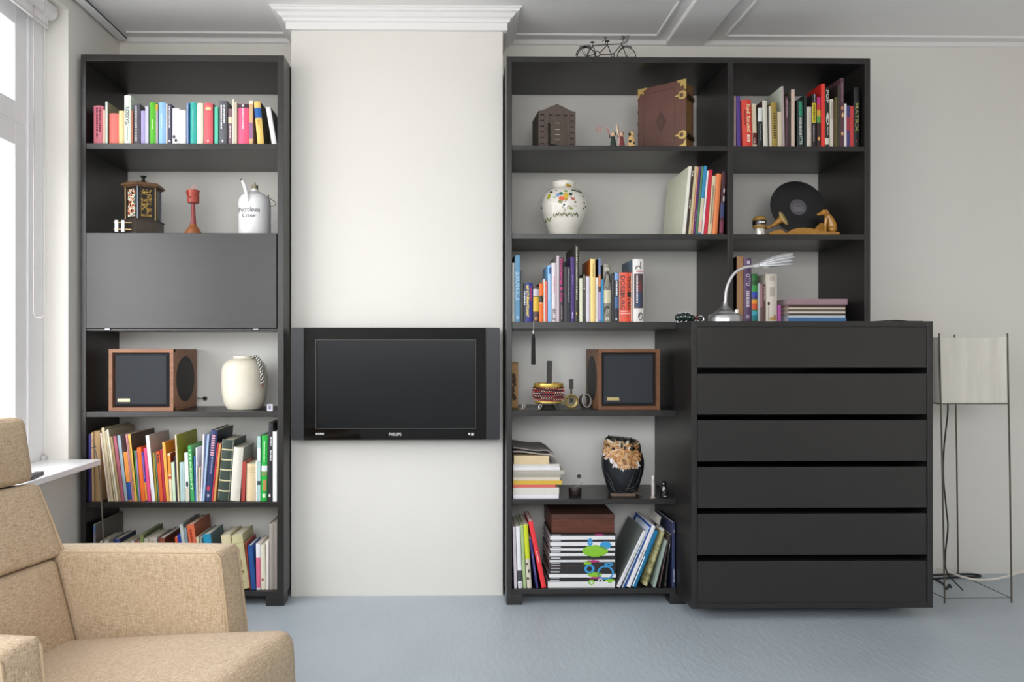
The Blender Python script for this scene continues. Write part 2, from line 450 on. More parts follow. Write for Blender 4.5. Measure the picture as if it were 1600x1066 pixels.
bl = thing('bookcase', (LX0, 0, 0), 'tall narrow black wooden bookcase beside the window with closed flap', 'bookcase')
panel('side_panel', bl, LX0, LI0, 0, DEP, .045, LZ['top'])
panel('side_panel', bl, LI1, LX1, 0, DEP, .045, LZ['top'])
panel('top_panel', bl, LI0, LI1, 0, DEP, LZ['topb'], LZ['top'])
for a, b_ in (('s1', 's1b'),): panel('shelf', bl, LI0, LI1, .002, DEP, LZ[b_], LZ[a])
panel('shelf', bl, LI0, LI1, .021, DEP, LZ['s2'] - .025, LZ['s2'])
panel('shelf', bl, LI0, LI1, .003, DEP, LZ['s3b'], LZ['s3b'] + .01); 
for a, b_ in (('s4', 's4b'), ('s5', 's5b'), ('bot', 'botb')): panel('shelf', bl, LI0, LI1, .002, .30 if a != 'bot' else DEP, LZ[b_], LZ[a])
fl = panel('flap_door', bl, LI0 + .003, LI1 - .003, -.004, .019, LZ['flapb'], LZ['s2'] - .001)
for px in (168, 400): panel('hinge', bl, ax(px, 0) - .012, ax(px, 0) + .012, -.003, .004, LZ['flapb'] - .009, LZ['flapb'] - .001, mat('#9a9a9c', .3, .9))
holed_panel(bl, LI0, LI1, LZ['botb'], LZ['s3b'], .30, ax(320.5, .30), az(623, 320, .30), .011, BACKW)
for x0, x1 in ((LX0, LX0 + .075), (LX1 - .08, LX1)):
    panel('foot', bl, x0, x1, .0, .07, 0, LZ['botb'] + .001); panel('foot', bl, x0, x1, .31, .38, 0, LZ['botb'])

RZ = {k: zs(y, 1000) for k, y in dict(top=89, topb=98, s1=227.5, s1b=235.5, s2=365.5, s2b=373.5, s3=503, s3b=514, s4=641.5, s4b=650.5, s5=780.5, s5b=788.5, bot=920, botb=928.5).items()}
RX0, RI0, RD0, RD1, RI1, RX1 = ax(791.5, 0), ax(800, 0), ax(1137, 0), ax(1146, 0), ax(1351, 0), ax(1360, 0)
DX0 = ax(1057.5, 0)                                   # left side of the chest of drawers
DZ1 = az(502, 1270, -.186)                            # its top
br = thing('bookcase', (RX0, 0, 0), 'wide black wooden bookcase between chimney breast and drawers', 'bookcase')
panel('side_panel', br, RX0, RI0, 0, DEP, .045, RZ['top'])
panel('side_panel', br, RI1, RX1, 0, DEP, DZ1 + .001, RZ['top'])
panel('divider', br, RD0, RD1, 0, DEP, DZ1 + .001, RZ['topb'])
panel('top_panel', br, RI0, RI1, 0, DEP, RZ['topb'], RZ['top'])
for a, b_ in (('s1', 's1b'), ('s2', 's2b')):
    panel('shelf', br, RI0, RD0, .002, DEP, RZ[b_], RZ[a]); panel('shelf', br, RD1, RI1, .002, DEP, RZ[b_], RZ[a])
for a, b_ in (('s3', 's3b'), ('s4', 's4b'), ('s5', 's5b'), ('bot', 'botb')):
    panel('shelf', br, RI0, DX0 - .001, .002, DEP if a in ('s3', 'bot') else .325, RZ[b_], RZ[a])
holed_panel(br, RI0, DX0 - .001, RZ['bot'], RZ['s3b'], .325, ax(905, .325), az(745, 905, .325), .011, BACKW)
for x0, x1 in ((RX0, ax(816, 0)), (ax(1047, 0), ax(1072, 0))):
    panel('foot', br, x0, x1, .0, .07, 0, RZ['botb']); panel('foot', br, x0, x1, .30, .37, 0, RZ['botb'])

DY = -.186
DX1 = ax(1458, DY); DZ0 = az(951, 1270, DY)
ch = thing('chest_of_drawers', ((DX0 + DX1) / 2, DY, 0), 'black wooden chest of six wide drawers beside the bookcase', 'chest of drawers')
t_ = .024
panel('side_panel', ch, DX0, DX0 + t_, DY, .37, DZ0, DZ1); panel('side_panel', ch, DX1 - t_, DX1, DY, .37, DZ0, DZ1)
panel('top_panel', ch, DX0 + t_, DX1 - t_, DY, .37, DZ1 - t_, DZ1); panel('bottom_panel', ch, DX0 + t_, DX1 - t_, DY, .37, DZ0, DZ0 + t_)
panel('back_panel', ch, DX0 + t_, DX1 - t_, .35, .36, DZ0 + t_, DZ1 - t_)
panel('plinth', ch, DX0 + .10, DX1 - .10, DY + .13, .33, 0, DZ0, mat('#1b1a19', .7))
for y0, y1 in ((511, 575), (584, 648), (657, 721), (730, 794), (803, 867.5), (877, 942)):
    z1, z0 = az(y0, 1270, DY), az(y1, 1270, DY)
    d = panel('drawer', ch, DX0 + t_ + .003, DX1 - t_ - .003, DY + .001, DY + .021, z0, z1)
    L = ch.location
    MB().box(DX0 + t_ + .02 - L.x, DX1 - t_ - .02 - L.x, .022, .45, z0 + .01 - L.z, z1 - .03 - L.z).build('drawer_box', mat('#2a2826', .7), d)

# ================================================================ television
TVY = .02
p0, p1 = at(454, 688, TVY), at(781, 512, TVY)
tv = thing('television', ((p0.x + p1.x) / 2, TVY, p0.z), 'black flat television mounted on the white chimney breast', 'television')
TW, TH = p1.x - p0.x, p1.z - p0.z
GLOSS = mat('#08080a', .05, var=0, spec=.36); SATIN = mat('#212327', .36, var=.02)
def tvx(px): return ax(px, TVY) - tv.location.x
def tvz(py): return az(py, 617, TVY) - tv.location.z
bod = MB()
def rrect(x0, x1, z0, z1, r, n=5):
    return [p for c, a in (((x1-r, z0+r), -90), ((x1-r, z1-r), 0), ((x0+r, z1-r), 90), ((x0+r, z0+r), 180)) for p in arc(c, r, a, a+90, n)]
bod.prism(rrect(-TW/2, TW/2, 0, TH, .008), .012, .075, 'y'); bod.build('housing', mat('#1a1b1d', .4), tv)
sx0, sx1, sz0, sz1 = tvx(494), tvx(742.5), tvz(669.5), tvz(531.5)
bz = MB(); o4 = [(tvx(475.5), 0), (tvx(758.5), 0), (tvx(758.5), TH), (tvx(475.5), TH)]; i4 = [(sx0, sz0), (sx1, sz0), (sx1, sz1), (sx0, sz1)]
vs = [(a, 0, c) for a, c in o4] + [(a, 0, c) for a, c in i4] + [(a, .0125, c) for a, c in o4] + [(a, .0125, c) for a, c in i4]
fs = []
for k in range(4):
    j = (k + 1) % 4; fs += [(k, j, 4+j, 4+k), (8+k, 12+k, 12+j, 8+j), (4+k, 4+j, 12+j, 12+k), (k, 8+k, 8+j, j)]
bz.add(vs, fs).build('bezel', GLOSS, tv)
sc_ = MB().box(sx0, sx1, .007, .0122, sz0, sz1).build('screen', mat('#0d1014', .26, var=0, spec=.3), tv)
lip = MB()
for a in ((sx0-.003, sx1+.003, sz1, sz1+.003), (sx0-.003, sx1+.003, sz0-.003, sz0), (sx0-.003, sx0, sz0, sz1), (sx1, sx1+.003, sz0, sz1)): lip.box(a[0], a[1], -.0015, .003, a[2], a[3])
lip.build('screen_rim', mat('#3a3b3e', .3), tv)
for a, b_ in ((-TW/2, tvx(474.5)), (tvx(759.5), TW/2)):
    left = a < 0; r_ = .008
    poly = [(b_, 0), (b_, TH)] + arc((a + r_, TH - r_), r_, 90, 180, 4) + arc((a + r_, r_), r_, 180, 270, 4) if left else arc((b_ - r_, r_), r_, -90, 0, 4) + arc((b_ - r_, TH - r_), r_, 0, 90, 4) + [(a, TH), (a, 0)]
    MB().prism(poly, .0005, .0125, 'y').build('speaker_strip', SATIN, tv)
SILV = mat('#d4d4d6', .35, .6, var=0)
def tv_text(body, x0, x1, z0, z1, nm):
    mb = MB(); add_text(mb, body, (tvx(x0), -.0007, tvz(z1)), (tvx(x1) - tvx(x0), 0, 0), (0, 0, tvz(z0) - tvz(z1))); mb.build(nm, SILV, tv)
tv_text('PHILIPS', 607.5, 627, 676.3, 681.2, 'logo')
bt = MB()
for a, b_ in ((493.5, 496), (496.6, 499), (499.6, 502.6), (503.2, 506)): bt.box(tvx(a), tvx(b_), -.0008, 0, tvz(679.2), tvz(676.6))
bt.build('badge', SILV, tv)
ic = MB(); ic.box(tvx(731.5), tvx(734.5), -.0012, 0, tvz(680), tvz(677)); ic.box(tvx(736), tvx(740.5), -.0012, 0, tvz(681), tvz(677)); ic.build('badge', SILV, tv)
panel('back_bulge', tv, p0.x + .18, p1.x - .18, TVY + .07, TVY + .092, p0.z + .06, p1.z - .08, mat('#161617', .6))
panel('wall_mount', tv, tv.location.x - .1, tv.location.x + .1, TVY + .092, CY - .0005, p0.z + .12, p0.z + .32, mat('#3a3a3c', .5, .6))
for px in (590, 655): panel('stud', tv, ax(px, TVY) - .012, ax(px, TVY) + .012, TVY + .03, TVY + .05, p0.z - .004, p0.z + .001, mat('#1a1a1a', .5))

# ================================================================ armchair
def weave():
    m, nt, b = new_mat('beige_woven_fabric')
    a = noise_node(nt, 60, 4, (1, 7, 7), .7); c = noise_node(nt, 60, 4, (7, 7, .8), .7); d = noise_node(nt, 60, 4, (7, .9, 7), .7)
    ad = nt.nodes.new('ShaderNodeMath'); ad.operation = 'ADD'; nt.links.new(a.outputs['Fac'], ad.inputs[0]); nt.links.new(c.outputs['Fac'], ad.inputs[1])
    a2 = nt.nodes.new('ShaderNodeMath'); a2.operation = 'ADD'; nt.links.new(ad.outputs[0], a2.inputs[0]); nt.links.new(d.outputs['Fac'], a2.inputs[1])
    dv = nt.nodes.new('ShaderNodeMath'); dv.operation = 'DIVIDE'; dv.inputs[1].default_value = 3; nt.links.new(a2.outputs[0], dv.inputs[0])
    r = ramp(nt, dv.outputs[0], [(.38, '#957f62'), (.5, '#bda68a'), (.62, '#d9c9b2')])
    nt.links.new(r.outputs['Color'], b.inputs['Base Color'])
    b.inputs['Roughness'].default_value = .95; b.inputs['Specular IOR Level'].default_value = .15
    b.inputs['Sheen Weight'].default_value = .15
    add_bump(nt, b, dv.outputs[0], .6, .003)
    return m
FAB = weave()
PIPE = mat('#b8a184', .9, var=.15, scale=200)
ac = thing('armchair', (-1.158, -1.357, 0), 'beige woven fabric armchair with high back and head cushion', 'armchair', rz=-math.radians(16.5))
def slab(u0b, u0t, u1b, u1t, v0, v1, zb0, zb1, zt0, zt1):
    """corners: back bottom u, back top u, front bottom u, front top u; z of bottom back/front and top back/front"""
    return [(u0b, v0, zb0), (u1b, v0, zb1), (u1b, v1, zb1), (u0b, v1, zb0), (u0t, v0, zt0), (u1t, v0, zt1), (u1t, v1, zt1), (u0t, v1, zt0)]
MB().hexa(slab(.0, -.02, .735, .725, -.262, .262, .20, .24, .335, .452), .035, 12, (0, .012, 0, 0, 0, .022)).build('seat_cushion', FAB, ac)
for sg in (1, -1):
    v0, v1 = (.262, .352) if sg > 0 else (-.352, -.262)
    MB().hexa(slab(-.10, -.11, .555, .495, v0, v1, .11, .13, .570, .618), .016, 8, (0, .004, .004, .004, 0, .006)).build('armrest', FAB, ac)
    for v in (v0 + .006, v1 - .006):
        MB().tube([(-.085, v, .567), (.2, v, .5905), (.484, v, .612), (.496, v, .60), (.524, v, .38), (.549, v, .15)], .0035, 8).build('piping', PIPE, ac)
MB().hexa(slab(-.10, -.17, .055, -.025, -.26, .26, .30, .31, .545, .558), .018, 10, (0, .016, 0, 0, 0, 0)).build('backrest_cushion', FAB, ac)
MB().hexa(slab(-.16, -.25, -.018, -.115, -.283, .283, .55, .562, .745, .762), .018, 10, (0, .012, 0, 0, 0, 0)).build('backrest_cushion', FAB, ac)
MB().hexa(slab(-.255, -.285, -.115, -.15, -.275, .275, .752, .766, .945, .952), .025, 10, (0, .02, 0, 0, 0, .006)).build('head_cushion', FAB, ac)
for v in (-.279, .279):
    MB().tube([(-.024, v * .995, .572), (-.065, v * .995, .655), (-.115, v * .995, .75)], .0035, 8).build('piping', PIPE, ac)
MB().box(-.09, .52, -.34, .34, .10, .215, .01).build('base_frame', FAB, ac)
for u in (-.05, .49):
    for v in (-.31, .31):
        MB().lathe([(.012, 0), (.022, .105)], (u, v, 0), 16).build('leg', mat('#4a3524', .5), ac)

# ================================================================ floor lamp
def lx(px, Y): return ax(px, Y)
LYF, LYB = 0.0, .32
A, B_ = at(1476, 946, LYF), at(1580.5, 944, LYF)
T0, T1 = at(1467.5, 521, LYF), at(1574, 519, LYF)
la = thing('floor_lamp', ((A.x + B_.x) / 2, (LYF + LYB) / 2, 0), 'floor lamp with square off-white fabric shade on thin wire legs', 'floor lamp')
o = la.location
WIRE = mat('#6d665c', .45, .7, var=.05)
def L3(x, y, z): return (x - o.x, y - o.y, z - o.z)
foot = [(A.x, LYF), (B_.x, LYF), (B_.x, LYB), (A.x, LYB)]; topp = [(T0.x, LYF), (T1.x, LYF), (T1.x, LYB), (T0.x, LYB)]
ZTOP = T0.z
for (fx, fy), (tx, ty) in zip(foot, topp):
    MB().tube([L3(fx, fy, 0), L3(fx, fy, .03), L3(fx * .5 + tx * .5 + .002, fy, .6), L3(tx, ty, ZTOP)], .0034, 8).build('leg', WIRE, la)
zb = az(631, 1520, LYF); zt = az(527, 1520, LYF); zl = az(935, 1520, LYF)
for k in range(4):
    (x0, y0), (x1, y1) = foot[k], foot[(k + 1) % 4]
    MB().tube([L3(x0, y0, zl), L3(x1, y1, zl)], .002, 6).build('brace', WIRE, la)
    (x0, y0), (x1, y1) = topp[k], topp[(k + 1) % 4]
    dx, dy = (x1 - x0) * .02, (y1 - y0) * .02
    MB().tube([L3(x0 - dx, y0 - dy, zb), L3(x1 + dx, y1 + dy, zb)], .0026, 6).build('shade_ring', WIRE, la)
def fabric_shade():
    m, nt, b = new_mat('off_white_linen')
    n = noise_node(nt, 18, 5, (1, 1, .12), .6)
    r = ramp(nt, n.outputs['Fac'], [(.3, '#d6d2c6'), (.7, '#e6e2d8')]); nt.links.new(r.outputs['Color'], b.inputs['Base Color'])
    b.inputs['Roughness'].default_value = .9; add_bump(nt, b, n.outputs['Fac'], .5, .006)
    b.inputs['Transmission Weight'].default_value = 0
    return m
SHM = fabric_shade()
sh = MB(); n_ = 14
for k in range(4):
    (x0, y0), (x1, y1) = topp[k], topp[(k + 1) % 4]
    nx, ny = (y1 - y0), -(x1 - x0); L = math.hypot(nx, ny); nx, ny = nx / L, ny / L
    vs = []
    for i in range(n_ + 1):
        t = .012 + .976 * i / n_; wv = .003 * math.sin(i * 1.9 + k) - .002
        for z in (zb + .001, (zb + zt) / 2, zt - .004 * math.sin(math.pi * i / n_)):
            vs.append(L3(x0 + (x1 - x0) * t + nx * wv, y0 + (y1 - y0) * t + ny * wv, z))
    base = len(vs)
    inn = [(v[0] - nx * .0015, v[1] - ny * .0015, v[2]) for v in vs]
    fs = [(i*3+j, (i+1)*3+j, (i+1)*3+j+1, i*3+j+1) for i in range(n_) for j in range(2)]
    fs += [(base + f[3], base + f[2], base + f[1], base + f[0]) for f in fs]
    sh.add(vs + inn, fs, True)
sh.build('lamp_shade', SHM, la)
MB().lathe([(.004, 0), (.02, .004), (.02, .06), (.012, .065)], L3((A.x + B_.x)/2 - .03, .16, zb + .04), 16).build('socket', mat('#2c2a28', .5), la)
MB().ball(L3((A.x + B_.x)/2 - .03, .16, zb + .14), .04, 16, 10).build('bulb', mat('#f2f0ea', .3, var=0), la)
MB().tube([L3(A.x, .0, zb), L3((A.x + B_.x)/2 - .03, .16, zb + .045), L3(B_.x, LYB, zb)], .0025, 6).build('crossbar', WIRE, la)
# black cord from the shade down to a plug on the floor
cp = [(1481, 640, .16), (1475, 700, .14), (1474, 745, .12), (1478, 790, .12), (1481, 825, .12), (1477, 868, .14), (1480, 895, .16)]
pts = [Vector(L3((A.x + B_.x)/2 - .03, .16, zb + .045))] + [Vector(L3(*at(a, b, c))) for a, b, c in cp] + [Vector(L3(at(1485, 918, .2).x, .12, .012))]
MB().tube(spline(pts, 6), .0032, 8).build('cord', mat('#211f1e', .6), la)
# loose cables on the floor
def cable(label, pts, r, m):
    P = spline([at(*p) for p in pts], 8); b0 = P[0].copy(); b0.z = min(p.z for p in P)
    return tag(MB().tube([p - b0 for p in P], r, 8).build('cable', m, None, b0), label, 'cable')
def fl_at(px, py):            # point of the floor seen at a pixel
    u = (PY0 - py) / F_PX; r_ = (px - PX0) / F_PX; t = -CAM.z / u
    return (px, py, CAM.y + t * (math.cos(YAW) - r_ * math.sin(YAW)))
def lift(P, h): return [p + Vector((0, 0, h)) for p in P]
def floor_cable(label, pix, r, m):
    P = lift([Vector((*at(*fl_at(a, b))[:2], 0)) for a, b in pix], r); P = spline(P, 8); b0 = P[0].copy(); b0.z = 0
    return tag(MB().tube([p - b0 for p in P], r, 8).build('cable', m, None, b0), label, 'cable')
BLK = mat('#1d1c1b', .6)
wc = [at(1462, 888, .30), at(1480, 893, .26), at(1505, 902, .2), at(1530, 906.5, .17), at(1560, 904, .15), at(1585, 897, .15), at(1606, 886, .18), at(1640, 850, .25), at(1670, 780, .34)]
P = spline(wc, 8); b0 = Vector((P[0].x, P[0].y, min(p.z for p in P)))
tag(MB().tube([p - b0 for p in P], .0055, 8).build('cable', mat('#ddd6cc', .5), None, b0), 'pale cable sagging in front of the wall behind the floor lamp', 'cable')
floor_cable('black cable doubled along the wall behind the floor lamp', [(1440, 900.5), (1490, 899), (1520, 899), (1532, 901.5), (1520, 903.5), (1490, 904), (1450, 907)], .005, BLK)
floor_cable('short black plug lead on the floor under the floor lamp', [(1455, 903), (1464, 908), (1474, 914), (1479, 922), (1483, 915), (1486, 919)], .004, BLK)

# ================================================================ books
PAPER = mat('#e6dcc6', .9, var=.12, scale=90)
PAPERW = mat('#efece4', .9, var=.08, scale=90)
def cmat(h): return mat(h, .48, var=.07, scale=40)
def build_book(wd, H, D, col, side=None, hard=True, deco=(), pages=None, root=None, rad=None, zof=None):
    """book standing with its spine at y = 0 facing -y; parts under root"""
    t = min(.0026, wd * .22) if hard else min(.0009, wd * .2)
    ov = .003 if hard else .0004
    rad = (wd * .16 if hard and wd > .018 else wd * .05) if rad is None else rad
    # cover: U profile with slightly rounded spine, extruded over the height
    if wd > .016:
        out = [(wd * k / 6, rad * (1 - math.sin(math.pi * k / 6))) for k in range(7)]
    else:
        out = [(0, .0004), (wd * .15, 0), (wd * .85, 0), (wd, .0004)]
    poly = [(0, D)] + out + [(wd, D), (wd - t, D)] + [(x, y + t * 1.2) for x, y in reversed([(min(max(x, t), wd - t), y) for x, y in out])] + [(t, D)]
    mb = MB(); n = len(poly)
    mb.add([(a, b, 0) for a, b in poly] + [(a, b, H) for a, b in poly], [])
    fs = []
    k = n - 1
    m_ = len(out) + 1
    for i in range(n): fs.append((i, (i + 1) % n, n + (i + 1) % n, n + i))
    # end caps as quads between outer and inner line
    outer = list(range(0, m_ + 1)); inner = [n - 1] + list(range(n - 2, m_ + 1, -1)) + [m_ + 1]
    inner = [n - 1 - j for j in range(0, n - m_ - 1)]
    for j in range(min(len(outer), len(inner)) - 1):
        a, b, c, d = outer[j], outer[j+1], inner[j+1], inner[j]
        fs.append((d, c, b, a)); fs.append((n + a, n + b, n + c, n + d))
    base = len(mb.v) - 2 * n
    mb.f += [tuple(i + base for i in f) for f in fs]; mb.smooth += [False] * len(fs)
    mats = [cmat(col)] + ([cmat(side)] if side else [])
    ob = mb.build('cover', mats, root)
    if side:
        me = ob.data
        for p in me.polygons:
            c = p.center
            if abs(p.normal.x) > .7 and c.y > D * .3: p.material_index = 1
    MB().box(t * 1.02, wd - t * 1.02, rad * .3 + t * 1.6, D - ov, ov, H - ov).build('pages', pages or PAPER, root)
    for d in deco: decorate(root, wd, H, D, d, rad if wd > .016 else 0, zof)
def yspine(x, wd, rad): return rad * (1 - math.sin(math.pi * max(0, min(1, x / wd)))) if rad else 0
def decorate(root, wd, H, D, d, rad, zof):
    k = d[0]
    f0, f1 = (zof(d[2]), zof(d[3])) if zof else (d[2] * H, d[3] * H)       # top, bottom
    z0, z1 = min(f0, f1), max(f0, f1); z0, z1 = max(z0, .001), min(z1, H - .001)
    if k == 'B':                 # coloured band round the spine (optional x range)
        a, b = (d[4] if len(d) > 4 else (0, 1)); e = .0005
        xs = [a + (b - a) * i / 6 for i in range(7)]
        vs = [(x * wd, yspine(x * wd, wd, rad) - e, z) for z in (z0, z1) for x in xs]
        if (a, b) == (0, 1):
            vs[0] = (-e * .6, vs[0][1] + .0005, z0); vs[6] = (wd + e * .6, vs[6][1] + .0005, z0); vs[7] = (-e * .6, vs[7][1] + .0005, z1); vs[13] = (wd + e * .6, vs[13][1] + .0005, z1)
        MB().add(vs, [(i, i+1, 8+i, 7+i) for i in range(6)]).build('spine_band', cmat(d[1]), root)
    elif k == 'D':               # unreadable fine print: rows of short strokes
        c, w_, n = d[4] if len(d) > 4 else (.5, .3, 0); mb = MB(); rnd = random.Random(int(z0 * 9999 + wd * 99999))
        z = z1; e = .0006
        while z > z0 + .002:
            L = min(rnd.uniform(.003, .012) if not n else n, z - z0)
            for (xa, xb) in ((c - w_/2, c + w_/2),):
                vs = [(x * wd, yspine(x * wd, wd, rad) - e, zz) for zz in (z - L, z) for x in (xa, (xa + xb) / 2, xb)]
                mb.add(vs, [(0, 1, 4, 3), (1, 2, 5, 4)])
            z -= L + rnd.uniform(.0015, .003) if not n else n * 1.8
        mb.build('title', cmat(d[1]), root)
    elif k in 'TU':               # lettering running down (T) or up (U) the spine
        c, w_ = d[5] if len(d) > 5 else (.5, .6); mb = MB()
        if k == 'T': add_text(mb, d[4], ((c - w_/2) * wd, 0, z1), (0, 0, z0 - z1), (w_ * wd, 0, 0))
        else: add_text(mb, d[4], ((c + w_/2) * wd, 0, z0), (0, 0, z1 - z0), (-w_ * wd, 0, 0))
        mb.v = [(x, yspine(x, wd, rad) - .0008, z) for x, y, z in mb.v]
        mb.build('title', mat(d[1], .5, var=0), root)
    elif k == 'R':               # lettering across the spine
        mb = MB(); c, w_ = d[5] if len(d) > 5 else (.5, .7)
        add_text(mb, d[4], ((c - w_/2) * wd, 0, z0), (w_ * wd, 0, 0), (0, 0, z1 - z0))
        mb.v = [(x, yspine(x, wd, rad) - .0008, z) for x, y, z in mb.v]
        mb.build('title', mat(d[1], .5, var=0), root)
    elif k == 'O':               # round or oval printed motif
        c, w_ = d[4] if len(d) > 4 else (.5, .6); zc, hz = (z0 + z1) / 2, (z1 - z0) / 2
        pts = [((c + w_/2 * math.cos(i * math.pi / 6)) * wd, zc + hz * math.sin(i * math.pi / 6)) for i in range(12)]
        MB().add([(x, yspine(x, wd, rad) - .0007, z) for x, z in pts], [tuple(range(12))]).build('print', cmat(d[1]), root)

def shelf_books(zbase, where, group, rows, Yf=.015, dmax=.22):
    """rows: (x0, x1 at the bottom, y of top, colour, description, options); pixels of the photograph at the plane y = Yf"""
    prev = None
    for row in rows:
        x0, x1, yt, col, desc = row[:5]; o = row[5] if len(row) > 5 else {}
        Y = Yf + o.get('back', 0)
        X0, X1 = ax(x0, Y), ax(x1, Y); zt = az(yt, (x0 + x1) / 2, Y)
        dz = zt - zbase
        sh_ = ax(x0 + o.get('lean', 0), Y) - X0         # shift of the top
        phi = math.atan2(sh_, dz); tn = math.tan(phi)
        if prev:                                        # keep clear of the neighbour over the whole common height
            need = max(prev[0] - X0, prev[0] + prev[1] * min(dz, prev[2]) - X0 - tn * min(dz, prev[2])) + .0009
            if need > 0:
                cut = max(0, min(need, (X1 - X0) - .0045)); X0 += need; X1 += need - cut
        prev = (X1, tn, dz)
        wd = max(.0025, (X1 - X0) * math.cos(phi) - .0006)
        if phi > 0: H = (dz - wd * math.sin(phi)) / math.cos(phi)
        else: H = (dz) / math.cos(phi) - wd * math.sin(-phi) * 0
        D = min(o.get('D', max(.10, min(.68 * H, dmax))), dmax)
        hard = o.get('hard', wd > .012)
        r = thing('book', (X0, Y, zbase), desc + ' ' + where, 'book', group=group)
        # lean about the lower corner that stays on the shelf
        if phi >= 0:
            r.location = (X1, Y, zbase + .0004); off = -wd
        else:
            r.location = (X0, Y, zbase + .0004); off = 0
        r.rotation_euler = (0, phi, o.get('rz', 0))
        zof = lambda py, H=H, xm=(x0 + x1) / 2, Y=Y, zt=zt, dz=dz: (az(py, xm, Y) - zbase) / dz * H
        n0 = len(COL.objects)
        kids = set(COL.objects)
        build_book(wd, H, D, col, o.get('side'), hard, o.get('deco', ()), PAPERW if o.get('white') else None, r, zof=zof)
        if off:
            for ch_ in r.children: ch_.location.x += off

L1 = [
 (145, 160.5, 165, '#d27787', 'dusty pink paperback with dark red lettering', {'deco': [('D', '#7c2236', 168, 215, (.42, .2, 0)), ('D', '#7c2236', 168, 206, (.7, .2, 0))]}),
 (161, 164, 172, '#efc4ad', 'thin peach booklet', {}),
 (164.3, 168, 159, '#d9e6da', 'tall thin mint-spined book with olive cover', {'side': '#8f8669', 'D': .17}),
 (169.5, 184.5, 177, '#ee7a70', 'thick plain salmon red book', {}),
 (185, 193, 173, '#fbdca2', 'pale yellow paperback', {}),
 (193.3, 204, 149, '#e6f0e4', 'tallest white book with black lettering', {'deco': [('U', '#2a2c2c', 167, 196, 'PEARSON', (.5, .55)), ('D', '#9fb0a4', 198, 220, (.5, .2, 0))]}),
 (204.6, 207.6, 173, '#a96b4c', 'thin rust brown booklet', {}),
 (208, 218, 162, '#57525d', 'dark grey paperback with white dotted lettering', {'deco': [('D', '#f0eef0', 166, 221, (.45, .22, .004))]}),
 (219.5, 226.2, 173, '#aea6d4', 'lavender paperback', {}),
 (226.6, 231.8, 166, '#c6c2da', 'pale lilac thin paperback', {}),
 (233, 243, 160, '#57b823', 'bright green paperback', {'deco': [('D', '#d8f4b8', 187, 202, (.5, .14, 0))]}),
 (243.3, 246.6, 163, '#b0a2ac', 'slim grey booklet with mustard top', {'deco': [('B', '#d4a31c', 163, 173)]}),
 (247, 258, 160, '#93c2f0', 'sky blue paperback', {'deco': [('D', '#d6ecff', 178, 200, (.5, .12, 0))]}),
 (259, 261.6, 162, '#d6d1cc', 'very thin pale grey booklet', {}),
 (262, 267.6, 163, '#46445b', 'slim slate book with white print', {'deco': [('D', '#f0f0f4', 166, 200, (.45, .3, 0)), ('O', '#e8e8ec', 219, 222)]}),
 (268.2, 280, 169, '#f3eff2', 'white paperback with black leaf motif', {'deco': [('O', '#2c2628', 211, 217, (.3, .4)), ('O', '#2c2628', 217, 222, (.55, .36)), ('D', '#a8c4e0', 175, 192, (.3, .12, 0))]}),
 (280.2, 289.6, 172, '#f7f5f0', 'plain white paperback', {}),
 (291.5, 293.8, 161, '#a3b3d8', 'thin periwinkle booklet', {}),
 (294, 296, 161, '#22629c', 'thin deep blue booklet', {}),
 (296.2, 306.5, 160, '#36b2a8', 'teal paperback', {'deco': [('D', '#b8ece4', 170, 205, (.5, .1, 0))]}),
 (307.5, 317, 161, '#f8ecd6', 'ivory paperback', {}),
 (318, 332, 161, '#e5626b', 'coral red hardback with cream title panel', {'side': '#532b33', 'deco': [('B', '#f4d8a0', 167.5, 172, (.2, .8)), ('O', '#f6e6d0', 218.5, 222, (.5, .2))]}),
 (335, 340.5, 167, '#62caac', 'slim mint green paperback', {}),
 (341, 354.5, 157, '#62646a', 'thick grey paperback with two white title lines', {'deco': [('D', '#f0f0f2', 164, 201, (.34, .16, 0)), ('D', '#f0f0f2', 164, 192, (.68, .16, 0)), ('O', '#f0f0f2', 218.5, 222.5, (.5, .2))]}),
 (356.5, 362.5, 170, '#856a72', 'mauve book with cream label', {'deco': [('B', '#ead7b8', 183, 193), ('D', '#efe4e4', 197, 216, (.5, .24, 0))]}),
 (363, 365.6, 155, '#f1e9d4', 'tall thin cream booklet', {}),
 (366, 370, 159, '#d5c8b2', 'slim beige booklet', {}),
 (371, 388, 162, '#f25f88', 'thick hot pink book with dark top', {'deco': [('B', '#4b3c46', 162, 168.5), ('D', '#fde0ea', 169, 202, (.5, .12, 0)), ('O', '#f4f0f0', 163, 167, (.5, .16))]}),
 (389, 394.8, 157, '#d4ae85', 'slim tan book with mauve lower half', {'deco': [('B', '#9c6c94', 192, 217), ('B', '#eee3d4', 157, 163)]}),
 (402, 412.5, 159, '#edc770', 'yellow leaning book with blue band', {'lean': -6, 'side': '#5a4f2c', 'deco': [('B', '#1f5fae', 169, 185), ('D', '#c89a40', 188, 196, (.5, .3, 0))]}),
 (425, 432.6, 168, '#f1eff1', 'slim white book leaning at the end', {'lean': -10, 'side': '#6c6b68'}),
]
shelf_books(LZ['s1'], 'on top shelf by the window', 'books on the top shelf by the window', L1)

